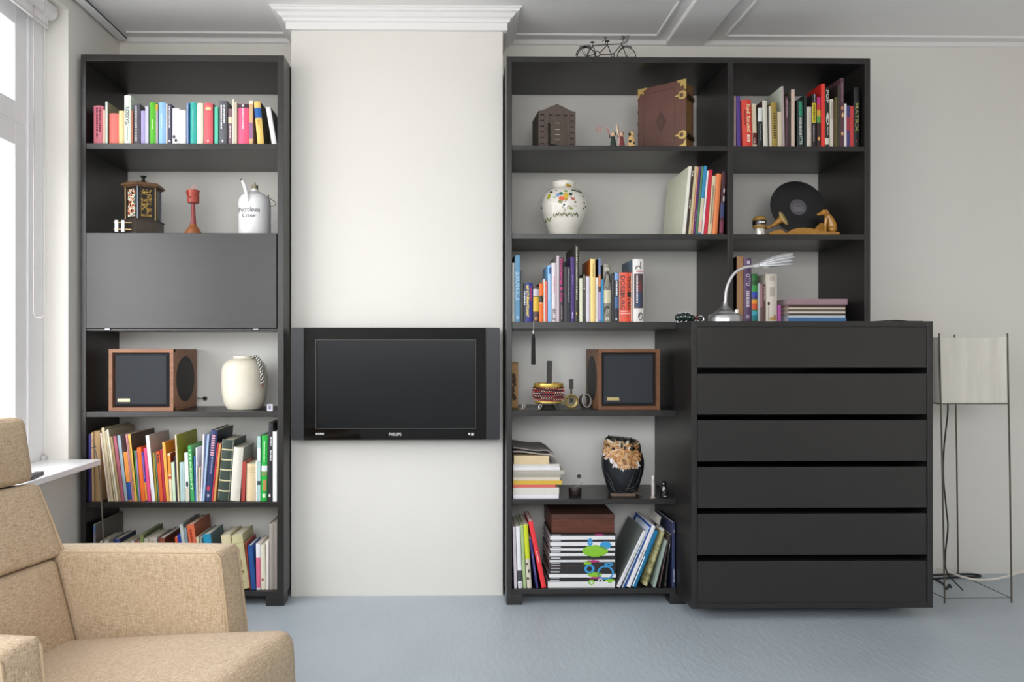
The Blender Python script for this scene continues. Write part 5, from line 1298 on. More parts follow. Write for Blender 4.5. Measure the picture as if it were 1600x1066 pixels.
# old leather book with brass fittings
Pn, Pf = at(1072.5, 227, .025), at(997, 227, .16)
z_top = az(123, 1072, .025); zb = RZ['s1']
dirv = Vector((Pf.x - Pn.x, Pf.y - Pn.y, 0)); Wb = dirv.length; ang = math.atan2(-dirv.y, -dirv.x)      # from spine (far) to fore-edge (near)
lb = thing('leather_book', (Pf.x, Pf.y, zb + .0003), 'large old brown leather book with ornate brass corners and clasps', 'book', rz=ang)
Hb = z_top - zb; Tb = .105
LEA = mat('#5e3a2e', .5, var=.3, scale=14, bump=.25); BRA = mat('#c4a868', .3, .85, var=.25, scale=60)
MB().box(0, Wb, 0, .007, 0, Hb, .0015).build('front_board', LEA, lb)
MB().box(0, Wb, Tb - .007, Tb, 0, Hb, .0015).build('back_board', LEA, lb)
s_ = MB(); s_.prism([(0, 0), (0, Tb)] + [(-.012 * math.sin(math.pi * i / 8), Tb * (1 - i / 8)) for i in range(1, 8)], 0, Hb); s_.build('spine', LEA, lb)
for f in (.15, .33, .5, .68, .86): MB().prism([(0, .003), (0, Tb - .003)] + [(-.002 - .013 * math.sin(math.pi * i / 8), Tb * (1 - i / 8)) for i in range(1, 8)], Hb * f - .004, Hb * f + .004).build('raised_band', LEA, lb)
MB().box(.004, Wb - .008, .007, Tb - .007, .005, Hb - .008).build('pages', mat('#8c6a3c', .5, .1, var=.3, scale=150), lb)
fr_ = MB()
for a in (.03, Wb - .055): fr_.box(a, a + .002, -.0008, .001, .03, Hb - .03)
for a in (.03, Hb - .03): fr_.box(.03, Wb - .053, -.0008, .001, a, a + .002)
fr_.build('tooled_frame', mat('#4a2c24', .5), lb)
dm = MB(); cxx, czz = Wb * .48, Hb * .45
dm.prism([(cxx - .026, czz), (cxx, czz - .05), (cxx + .026, czz), (cxx, czz + .05)], -.0015, .001, 'y'); dm.build('medallion', mat('#47291f', .45, var=.2), lb)
MB().ball((cxx, -.001, czz + .002), .005, 10, 6, (1, .5, 1)).build('boss', mat('#6c4a38', .4), lb)
def brass_plate(pts, nm):
    MB().prism(pts, -.0028, .001, 'y').build(nm, BRA, lb)
c_ = .045
brass_plate([(Wb, Hb), (Wb - c_, Hb), (Wb - c_ * .8, Hb - .012), (Wb - c_ * .55, Hb - .014), (Wb - c_ * .62, Hb - .03), (Wb - c_ * .3, Hb - .026), (Wb - .008, Hb - c_), (Wb, Hb - c_)], 'brass_corner')
brass_plate([(0, Hb), (0, Hb - c_), (.008, Hb - c_ * .8), (.012, Hb - c_ * .5), (.03, Hb - c_ * .62), (.026, Hb - .014), (c_, Hb - .006), (c_, Hb)], 'brass_corner')
brass_plate([(Wb, 0), (Wb, c_), (Wb - .008, c_ * .7), (Wb - .014, c_ * .4), (Wb - c_ * .5, .016), (Wb - c_ * .8, .012), (Wb - c_, 0)], 'brass_corner')
brass_plate([(0, 0), (c_, 0), (c_ * .8, .01), (.016, .016), (.01, c_ * .8), (0, c_)], 'brass_corner')
for f in (.775, .195):
    z_ = Hb * f
    brass_plate([(Wb, z_ + .012), (Wb - .012, z_ + .02), (Wb - .03, z_ + .017), (Wb - .036, z_ + .006), (Wb - .055, z_), (Wb - .036, z_ - .006), (Wb - .03, z_ - .017), (Wb - .012, z_ - .02), (Wb, z_ - .012)], 'clasp_plate')
    MB().prism([(Wb - .03, z_ + .007), (Wb - .016, z_ + .01), (Wb - .012, z_), (Wb - .016, z_ - .01), (Wb - .03, z_ - .007)], -.0034, -.002, 'y').build('clasp_cutout', LEA, lb)
    MB().box(Wb - .002, Wb + .004, .0, Tb, z_ - .008, z_ + .008, .001).build('clasp_strap', mat('#33241c', .5), lb)
    MB().box(Wb - .006, Wb + .006, Tb - .006, Tb + .003, z_ - .01, z_ + .012, .001).build('clasp_hook', mat('#a89c88', .3, .8), lb)

# ================================================================ floral jar
VY = .14; zb = RZ['s2']
fv = thing('vase', (ax(880.5, VY), VY, zb + .0003), 'white ceramic jar painted with colourful flowers', 'vase')
k = (3 + VY) / F_PX; zz = lambda y: az(y, 880, VY) - zb
prpx = [(20, 373), (21.5, 370), (25, 360), (30, 348), (34, 336), (35.6, 325), (34.5, 314), (30.5, 305), (24.5, 298.5), (18.6, 296), (18.2, 291), (18.8, 287), (17.5, 285.5), (15.5, 286), (15.5, 292)]
Pp = [(h_ * k, max(0, zz(y))) for h_, y in prpx]
S = spline([(a, 0, b) for a, b in Pp], 4)
MB().lathe([(p.x, max(0, p.z)) for p in S], (0, 0, 0), 56).build('body', mat('#e6e1d8', .16, var=.03, spec=.5), fv)
def rad_at(z):
    for i in range(len(Pp) - 4):
        if Pp[i][1] <= z <= Pp[i+1][1]:
            t = (z - Pp[i][1]) / max(1e-6, Pp[i+1][1] - Pp[i][1]); 
            s0, s1 = Pp[i][0], Pp[i+1][0]; return s0 + (s1 - s0) * t
    return 18 * k
def decal(mb, cx_px, cy_px, poly):
    """painted patch on the jar: polygon in pixels around a centre"""
    vs = []
    for dx, dy in poly:
        z = zz(cy_px + dy); R = rad_at(z) + .0016; a_ = math.asin(max(-.99, min(.99, (cx_px + dx - 880.5) * k / R))) - math.atan2(fv.location.x, 3.0)
        vs.append((R * math.sin(a_), -R * math.cos(a_), z))
    n_ = len(vs); mb.add(vs, [(i, n_ - 1, (i + 1) % (n_ - 1)) for i in range(n_ - 1)])
def blob(rx, ry, n=9, a=0): return [(rx * math.cos(a) * math.cos(t) - ry * math.sin(a) * math.sin(t), rx * math.sin(a) * math.cos(t) + ry * math.cos(a) * math.sin(t)) for t in [2 * math.pi * i / n for i in range(n)]]
paint = {}
def dab(c, x, y, rx, ry, a=0): decal(paint.setdefault(c, MB()), x, y, blob(rx * 1.12, ry * 1.12, 9, a) + [(0, 0)])
for x, y, c, rx, ry in ((872, 312, '#8c9cc8', 3, 3), (877, 310, '#3c7c60', 3.2, 2.6), (884, 306, '#8ca868', 2.8, 1.8), (884.5, 313, '#d8b440', 4, 4), (891.5, 311, '#2c4c3c', 2.6, 2.2), (878, 318, '#dc6c48', 4.4, 3.2), (876, 322.5, '#7c8c5c', 3.4, 2.4), (884.5, 318.5, '#b89c3c', 2.4, 2), (867, 315, '#b8c8b0', 2.4, 2), (881.5, 327.5, '#3c5048', 1.7, 1.7), (892, 333, '#8c9c48', 3, 2), (898.5, 323, '#6c7448', 1.6, 1.4), (888, 294.3, '#b08c24', 4.2, 2.2), (859, 311.5, '#b8b030', 2.2, 3.6), (862, 305.5, '#5c4424', 2.2, 1.6), (858, 314.5, '#a8a828', 2, 2)):
    dab(c, x, y, rx, ry, .3)
for x, y, a in ((893, 317, .8), (896, 317.5, -.6), (895, 319, .1)): dab('#b4483c', x, y, 2.6, .8, a)
for x, y, a in ((880, 331, .7), (882.5, 335, .9), (887, 331, -1.2), (890, 329.5, -.3), (898, 329, .1), (884, 322, -.8), (870, 304, .9)): dab('#5c5440', x, y, 2.6, .45, a)
for i in range(16):
    x = 866 + i * 2.4; dab(['#5c6434', '#8c9048', '#44502c'][i % 3], x, 341.5 + 1.2 * math.sin(i * 1.7), .7, 2.4, .5 * math.sin(i * 2.3))
for i in range(7): dab('#7c8444', 853 + i * 1.4, 347 + 1.6 * math.sin(i * 1.9), .6, 2.2, .6 * math.sin(i * 1.3))
for i in range(9): dab(['#4c5c3c', '#6c7c54'][i % 2], 894 + i * 1.7, 303.5 + .25 * i + .8 * math.sin(i * 2.1), 1.0, 1.5, .5)
for x, y in ((910, 312), (912, 322), (914, 327), (847, 327), (911, 331)): dab('#4c5448', x, y, .9, 1.5)
for c, m_ in paint.items(): m_.build('painted_motif', mat(c, .2, var=.15), fv)['kind'] = 'stuff'

# ================================================================ record, ceramic stand, shaker
rcY = .151; rp = at(1247, 326, rcY); R_ = 44 * (3 + rcY) / F_PX
zb = RZ['s2']
vr = thing('vinyl_record', (rp.x, rcY, zb + .0235), 'black vinyl record leaning upright behind the golden ceramic dog', 'record')
Mx = Matrix.Translation((0, 0, R_ * math.cos(.2))) @ Matrix.Rotation(-.2, 4, 'X') @ Matrix.Rotation(math.pi / 2, 4, 'X')
def grooves():
    m, nt, b = new_mat('vinyl'); b.inputs['Base Color'].default_value = lin('#141416'); b.inputs['Roughness'].default_value = .32
    tc = nt.nodes.new('ShaderNodeTexCoord'); w_ = nt.nodes.new('ShaderNodeTexWave'); w_.wave_type = 'RINGS'; w_.rings_direction = 'Z'; w_.inputs['Scale'].default_value = 120
    nt.links.new(tc.outputs['Object'], w_.inputs['Vector']); add_bump(nt, b, w_.outputs['Fac'], .15, .0004); return m
o_ = MB().lathe([(R_ - .001, -.001), (R_, 0), (R_ - .001, .001), (R_ * .36, .0008), (R_ * .35, .0006), (.003, .0006)], (0, 0, 0), 64).build('disc', grooves(), vr); o_.matrix_local = Mx
o_ = MB().lathe([(R_ * .30, .0006), (R_ * .30, .0013), (.004, .0013)], (0, 0, 0), 40).build('centre_label', mat('#57545a', .6, var=.2, scale=60), vr); o_.matrix_local = Mx
s_ = MB()
for i, (wd_, y_) in enumerate(((.5, .1), (.7, 0), (.6, -.06), (.7, -.11), (.4, -.16))): s_.box(-R_ * .3 * wd_, R_ * .3 * wd_, R_ * y_ - .0012, R_ * y_ + .0012, .0014, .0017)
o_ = s_.build('label_print', mat('#8a878c', .6), vr); o_.matrix_local = Mx

GY = .10
AMB = mat('#b07c2c', .22, var=.35, scale=30, coat=.3)
dg = thing('ceramic_stand', (ax(1252, GY), GY, zb + .0003), 'golden brown ceramic record stand with seated dog and flared horn', 'ornament')
def dpt(px, py, dy=0): return at(px, py, GY + dy) - dg.location
bs_ = MB(); vs = []
def low(px, py): p = dpt(px, py); return (p.x, max(p.z, .002))
out = [low(1197, 366), low(1206, 362), low(1216, 360), (dpt(1224, 363).x, dpt(0, 364).z), low(1232, 361), low(1241, 358.4), low(1250, 357.6), low(1260, 358.4), low(1267, 360), low(1276, 362.5), low(1290, 364), low(1306, 364.5)]
bs_.prism([(out[0][0], 0), (out[-1][0], 0)] + list(reversed(out)), -.03, .012, 'y'); bs_.build('base', AMB, dg)
MB().box(out[0][0] + .03, out[-1][0] - .02, .012, .036, 0, .0225, .003).build('record_ledge', AMB, dg)
MB().prism([(dpt(1264, 0).x, .004), (dpt(1292, 0).x, .004), (dpt(1291, 0).x, dpt(1291, 350).z), (dpt(1283, 0).x, dpt(1283, 348).z), (dpt(1276, 0).x, dpt(1276, 355).z)], .0, .012, 'y').build('fin', AMB, dg)
hn = spline([dpt(1197, 357, -.01), dpt(1206, 353, -.012), dpt(1215, 347, -.016), dpt(1221, 343, -.02), dpt(1223.5, 341.5, -.024)], 5)
MB().tube(hn, [.006 + .026 * (i / (len(hn) - 1)) ** 2 for i in range(len(hn))], 18).build('horn', AMB, dg)
e_ = hn[-1]; ax_ = (hn[-1] - hn[-3]).normalized()
MB().tube([e_ - ax_ * .001, e_ + ax_ * .003, e_ + ax_ * .0055], [.033, .035, .03], 20).build('horn_rim', mat('#d4b878', .2, var=.2), dg)
dog = MB()
sk = [(dpt(1301, 362, -.012), .019), (dpt(1300, 353, -.012), .021), (dpt(1297, 344, -.012), .018), (dpt(1293.5, 338, -.012), .0135), (dpt(1291, 334, -.012), .0115)]
body = spline([p for p, r_ in sk], 5); rad = []
for i in range(len(body)):
    t = i / 5; a = min(int(t), 3); rad.append(sk[a][1] + (sk[min(a+1, 4)][1] - sk[a][1]) * (t - a))
dog.tube(body, rad, 16)
dog.ball(dpt(1288, 332, -.012), .0142, 14, 10, (1.1, .9, 1)); dog.tube([dpt(1286, 333, -.012), dpt(1282, 334, -.012), dpt(1279, 335, -.012)], [.0105, .0085, .0065], 12); dog.ball(dpt(1278.6, 335, -.012), .0066, 8, 6)
for dy in (-.023, -.003): dog.tube([dpt(1291, 341, dy), dpt(1289.5, 352, dy), dpt(1289.5, 364, dy), dpt(1286.5, 366.5, dy)], [.0095, .0065, .0058, .0055], 10)
for dy in (-.025, .0): dog.ball(dpt(1302, 358, dy), .017, 12, 8, (1, .7, 1)); dog.tube([dpt(1302, 365.5, dy), dpt(1294, 366.5, dy)], .0055, 8)
dog.build('dog_figure', AMB, dg)
for dy in (-.024, .0): MB().tube([dpt(1291, 328.5, dy), dpt(1293.3, 332, dy - .002), dpt(1292.5, 337, dy - .002)], [.004, .0065, .003], 8).build('ear', mat('#8c5c20', .25, var=.3), dg)
SY = .07; shk = thing('pepper_shaker', (ax(1186.5, SY), SY, zb + .0003), 'round-headed brown and white shaker with dark band', 'shaker'); k = (3 + SY) / F_PX; zz = lambda y: az(y, 1186, SY) - zb
MB().lathe([(7.5*k, 0), (8*k, zz(366)), (7.6*k, zz(358)), (9.5*k, zz(354))], (0, 0, 0), 28).build('base', mat('#d8d4cc', .15, .3, var=.05), shk)
MB().lathe([(8.2*k, zz(358)), (10*k, zz(354.5)), (10*k, zz(352.5))], (0, 0, 0), 28).build('collar', mat('#a88448', .3), shk)
MB().lathe([(10*k, zz(352.5)), (10.4*k, zz(349)), (10.2*k, zz(345))], (0, 0, 0), 28).build('dark_band', mat('#282022', .2), shk)
s_ = MB()
for a in (-110, -92, -74):
    s_.box(-.004, .004, -.0006, .0006, -.004, .004, .0004); s_.move(Matrix.Rotation(math.radians(a + 90), 4, 'Z') @ Matrix.Translation((0, -10.5*k, zz(348.8))), len(s_.v) - 56 if False else max(0, len(s_.v) - len(MB().box(-.004, .004, -.0006, .0006, -.004, .004, .0004).v)))
s_.build('band_print', mat('#e4e0dc', .3), shk)
MB().lathe([(10.2*k, zz(345)), (9.6*k, zz(342)), (7.6*k, zz(339.5)), (4*k, zz(338)), (.5*k, zz(337.6))], (0, 0, 0), 28).build('dome', mat('#a8803c', .25, var=.2), shk)

# ================================================================ silver desk lamp
DYL = -.06; zb = DZ1
dl = thing('desk_lamp', (ax(1133, DYL), DYL, zb + .0003), 'silver gooseneck desk lamp with fluted shell shade on the drawers', 'desk lamp')
k = (3 + DYL) / F_PX; zz = lambda y: max(0, az(y, 1133, DYL) - zb)
ALU = mat('#c4c4c6', .28, .9, var=.04)
MB().lathe([(24*k, 0), (25*k, .002), (25*k, zz(494)), (23*k, zz(491.5)), (16*k, zz(490))], (0, 0, 0), 40).build('base', ALU, dl)
MB().lathe([(18*k, zz(491)), (17*k, zz(489)), (15.5*k, zz(488.6)), (14*k, zz(486.4)), (12.5*k, zz(486)), (11*k, zz(484)), (9.5*k, zz(483.6)), (8*k, zz(481.4)), (6.5*k, zz(481)), (4.5*k, zz(478)), (3.6*k, zz(476)), (3.2*k, zz(471)), (2.2*k, zz(470.6))], (0, 0, 0), 36).build('stepped_cone', mat('#b4b4b6', .3, .85, var=.04), dl)
pts = [at(a, b, DYL) - dl.location for a, b in ((1133.5, 478), (1133.5, 470), (1134.5, 456), (1138, 443), (1144.5, 431), (1153.5, 422.5), (1164, 418), (1172, 416.6), (1179, 416.4))]
MB().tube(spline(pts, 6), .0062, 12).build('gooseneck', mat('#d6d2d4', .35, .4, var=.02), dl)
MB().lathe([(.007, 0), (.0075, .012), (.003, .016)], (.032, -.045, zz(490)), 14).build('switch', mat('#f0ece4', .3), dl)
p0_, p1_ = at(1179, 416.4, DYL) - dl.location, at(1236, 407.5, DYL) - dl.location
axv = (p1_ - p0_); Ls = axv.length; axv.normalize(); side = Vector((0, -1, 0)); upv = axv.cross(side).normalized() * -1
if upv.z < 0: upv = -upv
MB().tube([p0_ - axv * .004, p0_ + axv * .02], [.010, .013], 16).build('lamp_holder', mat('#e4e2e2', .3, .5), dl)
shd = MB(); NA, NL = 72, 12; vs = []
for j in range(NL + 1):
    t = j / NL
    for i in range(NA + 1):
        a = math.radians(-110 + 220 * i / NA)
        fl_ = abs(math.cos(i / NA * math.pi * 9)) ** .7
        ln = Ls * (t * (1.0 - .09 * t ** 3 * (1 - fl_) - .16 * t * abs(a) / 1.9))
        wid = (.014 + .036 * math.sin(min(1, t * 1.15) * math.pi / 2) ** .8) * (1 - .2 * (1 - fl_) * min(1, t * 2)) 
        hgt = wid * .82
        vs.append(p0_ + axv * (.012 + ln) + side * (wid * math.sin(a)) + upv * (hgt * math.cos(a)) - upv * (.006 * t))
fs = [(j*(NA+1)+i, j*(NA+1)+i+1, (j+1)*(NA+1)+i+1, (j+1)*(NA+1)+i) for j in range(NL) for i in range(NA)]
so_ = shd.add(vs, fs, True).build('shade', mat('#d2d2d4', .3, .55, var=.03), dl, angle=60)
md = so_.modifiers.new('thickness', 'SOLIDIFY'); md.thickness = .0014
MB().ball(p0_ + axv * .05 - upv * .004, .014, 14, 10, (1.3, 1, 1)).build('bulb', mat('#f0ece4', .3), dl)

# beaded bracelet and ring lying at the shelf end, flat object on the drawers
bb = thing('beaded_bracelet', (ax(1067, .03), .03, RZ['s3'] + .0003), 'dark green beaded bracelet with pearl dots beside the desk lamp', 'bracelet')
k = 3.03 / F_PX; big, small = MB(), MB()
for i, (dx, r_) in enumerate(((-7, 6.6), (0, 7.4), (7.4, 7.2), (14.5, 5.6))): big.ball((dx * k, 0, r_ * k), r_ * k, 14, 10, (.8, 1, 1))
big.build('beads', mat('#20322e', .2, var=.4, scale=60), bb)
for dx, dz_, dy in ((-10.5, 7.5, -4), (-5.2, 8, -7), (1.5, 8.5, -7.2), (8.5, 7.5, -7), (-7, 14, -2), (-2.6, 14.2, -3), (4, 14.8, -3), (9.5, 14.2, -2), (-10, .8, -5), (-4, .8, -7), (3, 1, -7)): small.ball((dx * k, dy * k, dz_ * k), 1.05 * k, 8, 6)
small.build('pearls', mat('#ece8e0', .2), bb)
rg = thing('signet_ring', (ax(1094.5, -.06), -.06, DZ1 + .0003), 'chunky silver and black ring beside the desk lamp base', 'ring')
k = 2.94 / F_PX
MB().tube([(5*k*math.cos(a*math.pi/8), 0, 5.2*k + 4.4*k*math.sin(a*math.pi/8)) for a in range(16)], 1.1*k, 8, True).build('band', mat('#e4e2e0', .15, .6), rg)
MB().ball((-5.5*k, .002, 7*k), 3.6*k, 12, 8, (1, 1, 1)).build('stone', mat('#5c2c2c', .25, var=.3), rg); MB().ball((0, .001, 5*k), 3.6*k, 12, 8, (1, .6, 1)).build('inlay', mat('#141414', .15), rg)
cl_ = thing('folded_cloth', (ax(1397, -.05), -.05, DZ1 + .0003), 'flat black folded cloth on the end of the drawers', 'cloth')
k = 2.95 / F_PX
s_ = MB(); s_.prism([(-31*k, 0), (34*k, 0), (31*k, .0042), (8*k, .0045), (-6*k, .0085), (-16*k, .0085), (-26*k, .0065), (-31*k, .002)], -.06, .08, 'y'); s_.build('cloth_layer', mat('#1c1a1a', .8), cl_)
MB().prism([(-30*k, .0), (-18*k, .0), (-20*k, .0035), (-30*k, .002)], -.064, -.0602, 'y').build('hem', mat('#a8a49c', .7), cl_)

# ================================================================ shelf with the brown loudspeaker
zb = RZ['s4']
bxo = thing('wooden_box', (ax(804.5, .14), .14, zb + .0003), 'tan wooden box with dark branded pattern at the shelf end', 'box')
k = 3.14 / F_PX; H_ = az(566.5, 804, .14) - zb; Wd_ = ax(809.5, .14) - (RI0 + .002)
bxo.location.x = RI0 + .002
MB().box(0, Wd_, 0, .12, 0, H_, .001).build('box_body', mat('#a8804c', .55, var=.12), bxo)
s_ = MB()
for i in range(9): s_.ball((Wd_ * (.3 + .35 * random.random()), -.0005, H_ * (.2 + .06 * i + .02 * random.random())), .008 * (.5 + random.random()), 8, 4, (1, .1, 1.2))
s_.build('branded_pattern', mat('#4a3626', .7), bxo)
MB().box(0, Wd_, -.0015, .001, H_ * .95, H_, .0005).build('lid_edge', mat('#8c683c', .55), bxo)

tsx = at(833.3, 503, -.004)
ta = thing('bookmark_tassel', (tsx.x, -.006, az(570, 833, -.006)), 'black bookmark tassel with silver bead hanging from the shelf above', 'tassel')
def tz(y): return az(y, 833, -.006) - ta.location.z
MB().tube([(.0005, .012, RZ['s3'] + .0018 - ta.location.z), (.0005, .0, RZ['s3'] + .001 - ta.location.z), (.0005, 0, tz(517))], .0009, 6).build('cord', mat('#b8b4ac', .5), ta)
MB().lathe([(.002, tz(523)), (.0035, tz(521)), (.003, tz(519.5)), (.0055, tz(518.5)), (.005, tz(517)), (.0015, tz(515.5))], (0, 0, 0), 14).build('bead', mat('#c8c4bc', .2, .9), ta)
s_ = MB()
for i in range(26):
    a = i * 2.4; r_ = .0095 * math.sqrt((i + .5) / 26)
    s_.tube([(r_ * .5 * math.cos(a), r_ * .35 * math.sin(a), tz(522.5)), (r_ * .85 * math.cos(a), r_ * .5 * math.sin(a), tz(530)), (r_ * 1.05 * math.cos(a), r_ * .6 * math.sin(a), tz(569.5) + .002 * math.sin(i * 5))], .0013, 5)
s_.build('tassel_threads', mat('#232120', .8), ta)

# bangles on a stand
BY_ = .10; k = (3 + BY_) / F_PX
bg_ = thing('bangle_stand', (ax(857, BY_), BY_, zb + .0003), 'dark post stand holding the pile of beaded bangles', 'jewellery stand'); zz = lambda y: az(y, 857, BY_) - zb
MB().lathe([(12*k, 0), (12.5*k, .003), (9*k, zz(634)), (7*k, zz(632)), (20*k, zz(630.5)), (20*k, zz(629))], (0, 0, 0), 28).build('foot', mat('#6c6a62', .25, .7, var=.3), bg_)
MB().box(-3.9*k, 3.9*k, -.008, .008, zz(629), zz(564), .001).move(Matrix.Rotation(.025, 4, 'Y')).build('post', mat('#3a3735', .6), bg_)
GOLD = mat('#d8b45c', .3, .5, var=.2)
for (ya, yb, lab, col, rr) in ((629, 626.2, 'lowest gold bangle on the bangle stand', 'gold', 22), (626, 621, 'pink and red beaded bangle low on the stand', ('#a83030', '#e8d8c8', '#c86848'), 23.5), (620.6, 615.6, 'dark blue and red beaded bangle in mid pile', ('#c02c2c', '#3c2c4c', '#e0c8b0'), 24.5), (615.2, 610, 'bright red and white beaded bangle in the pile', ('#d03030', '#f0e0d0', '#50406c'), 24.5), (609.6, 605, 'upper orange-red beaded bangle under gold one', ('#b84030', '#e8c8a0', '#6c3030'), 24), (604.6, 599, 'broad gold bangle topping the bangle pile', 'gold', 22.5)):
    z0, z1 = zz(ya), zz(yb); bgl = thing('bangle', (bg_.location.x, BY_, zb + z0 + .001), lab, 'bangle', rz=random.random(), group='beaded bangles piled on the stand'); h_ = z1 - z0 - .0006; R = rr * k
    if col == 'gold':
        MB().lathe([(R * .8, 0), (R, 0), (R * 1.02, h_ * .5), (R, h_), (R * .8, h_), (R * .78, h_ * .5), (R * .8, 0)], (0, 0, 0), 40).build('hoop', GOLD, bgl)
    else:
        MB().lathe([(R * .8, 0), (R * .97, 0), (R * .97, h_), (R * .8, h_), (R * .8, 0)], (0, 0, 0), 36).build('hoop', mat('#4a2020', .6), bgl)
        sets = [MB(), MB(), MB()]; n = 40; rows = 3
        for j in range(rows):
            for i in range(n):
                a = 2 * math.pi * (i + .5 * (j % 2)) / n
                sets[(i // 5 + j) % 3].ball((R * math.cos(a), R * math.sin(a), h_ * (j + .5) / rows), h_ / 6 * 1.05, 5, 4)
        for s_, c in zip(sets, col): s_.build('beads', mat(c, .3, var=.2, scale=90), bgl)
# brass watch standing upright, white rimmed bangle leaning, two finger rings
WY = .10; wt = thing('pocket_watch', (ax(892.5, WY), WY, zb + .0003), 'round brass watch with dark strap standing by the bangles', 'watch'); k = (3 + WY) / F_PX; zz = lambda y: az(y, 892, WY) - zb
R = 11.2 * k; M_ = Matrix.Translation((0, 0, R + .0005)) @ Matrix.Rotation(math.pi / 2, 4, 'X')
MB().lathe([(R, -.005), (R, .005), (R * .86, .007), (R * .62, .004), (R * .6, -.004), (R, -.005)], (0, 0, 0), 36).move(M_).build('case', mat('#9c8a54', .35, .6, var=.2), wt)
MB().lathe([(R * .61, -.003), (R * .61, .001), (.001, .0012)], (0, 0, 0), 30).move(M_).build('dial', mat('#7c7460', .4, .2), wt)
MB().box(-2*k, 2*k, -.012, -.002, R * .9, R * 1.45, .0008).build('dial_mark', mat('#2a2622', .5), wt)
MB().box(-3.5*k, 3.5*k, -.003, .003, zz(608), zz(592.5), .001).build('strap', mat('#3c3430', .5), wt); MB().box(-1.6*k, 1.6*k, -.002, .002, 2 * R - .002, zz(607.5)).build('strap_link', mat('#4c4438', .4, .4), wt)
br_ = thing('bangle', (ax(914, .13), .13, zb + .0003), 'plain bangle with white rim leaning beside brass watch', 'bangle'); R = 10.5 * 3.13 / F_PX
M_ = Matrix.Translation((0, 0, R * .98 + .002)) @ Matrix.Rotation(math.radians(38), 4, 'Z') @ Matrix.Rotation(math.pi / 2 - .12, 4, 'X')
MB().lathe([(R * .9, -.010), (R, -.011), (R, .009), (R * .9, .009), (R * .9, -.010)], (0, 0, 0), 36).move(M_).build('hoop', mat('#55524c', .35, .3), br_)
MB().lathe([(R * .9, .009), (R * 1.01, .009), (R * 1.01, .0125), (R * .9, .0125), (R * .9, .009)], (0, 0, 0), 36).move(M_).build('rim', mat('#e6e4de', .2, .3), br_)
for px, lab in ((816.5, 'silver hook ring lying nearest the tan box'), (842.5, 'silver hook ring lying below beaded bangles')):
    rr_ = thing('finger_ring', (ax(px, .015), .02, zb + .0003), lab, 'ring', rz=.5, group='two silver rings at the shelf edge'); k = 3.02 / F_PX
    MB().tube([(2.6*k*math.cos(a*math.pi/7) + 2*k, 0, 5.4*k + 2.6*k*math.sin(a*math.pi/7) + 1.2*k*math.cos(a*math.pi/7)) for a in range(14)], .8*k, 8, True).build('loop', mat('#e0dcd4', .2, .6), rr_)
    MB().ball((-1*k, 0, 1.2*k), 5*k, 14, 8, (1, .7, .24)).build('foot_plate', mat('#a49a88', .3, .5), rr_)
    MB().tube([(-1*k, 0, 1.6*k), (.6*k, 0, 3.6*k)], 1*k, 8).build('neck', mat('#c8c0b4', .2, .6), rr_)

# ================================================================ shelf with the owl
zb = RZ['s5']; OY = .13
ow = thing('owl_figure', (ax(973, OY), OY, zb + .0003), 'black carved owl with painted brown feather face', 'owl figurine'); k = (3 + OY) / F_PX; zz = lambda y: az(y, 973, OY) - zb
yb_ = 545 + (1.146 - zb) * F_PX / (3 + OY)
SK = [(21, yb_), (22, yb_ - 3), (24, 763), (28, 750), (32, 735), (33, 720), (31, 710), (28.5, 700), (28, 692), (25, 686.5), (17, 684), (6, 683.4)]
Pp2 = [(h_ * k, max(0, zz(y))) for h_, y in SK]
S = [Vector((p.x, 0, max(0, p.z))) for p in spline([(a, 0, b) for a, b in Pp2], 4)]; mb = MB(); n = 44
vs = []; 
for p in S:
    for i in range(n):
        a = 2 * math.pi * i / n; tilt = (p.z / zz(684)) ** 2
        # the head top drops toward the right, the body is a little deeper than wide
        vs.append((p.x * math.cos(a) - .003 * tilt, .85 * p.x * math.sin(a), p.z - (.008 * math.cos(a) * (p.x / (28 * k)) if p.z > zz(705) else 0)))
fs = [(j*n+i, j*n+(i+1) % n, (j+1)*n+(i+1) % n, (j+1)*n+i) for j in range(len(S) - 1) for i in range(n)] + [tuple(reversed(range(n))), tuple(range((len(S)-1)*n, len(S)*n))]
OWB = mat('#1d2024', .28, var=.2, scale=12); mb.add(vs, fs, True).build('body', OWB, ow)
def orad(z):
    for i in range(len(Pp2) - 1):
        if Pp2[i][1] <= z <= Pp2[i+1][1]:
            t = (z - Pp2[i][1]) / max(1e-6, Pp2[i+1][1] - Pp2[i][1]); return Pp2[i][0] + (Pp2[i+1][0] - Pp2[i][0]) * t
    return 20 * k
rnd = random.Random(3); fea = {}
def on_owl(px, py, e):
    z = zz(py); R = orad(z); a_ = math.asin(max(-.96, min(.96, (px - 973) * k / (R + e)))) - math.atan2(ow.location.x, 3.0)
    s_ = math.sin(a_); til = (z / zz(684)) ** 2
    return Vector(((R + e) * s_ - .003 * til, -.85 * (R + e) * math.cos(a_), z - (.008 * s_ * (R / (28 * k)) if z > zz(705) else 0)))
def feather(px, py, L, w_, a, c, e):
    u = Vector((math.cos(a), math.sin(a))); v = Vector((-u.y, u.x))
    pts = [(0, 0, 0), (.3, .9, 1), (.75, .7, 1.4), (1, 0, 1), (.75, -.7, 1.4), (.3, -.9, 1)]
    vs = [on_owl(px + u.x * L * t + v.x * w_ * s_, py + u.y * L * t + v.y * w_ * s_, e * f + .0012) for t, s_, f in pts]
    fea.setdefault(c, MB()).add(vs + [on_owl(px, py, 0)], [tuple(range(6))[::-1]])
fm = MB(); gx, gy = 22, 14; vs = []
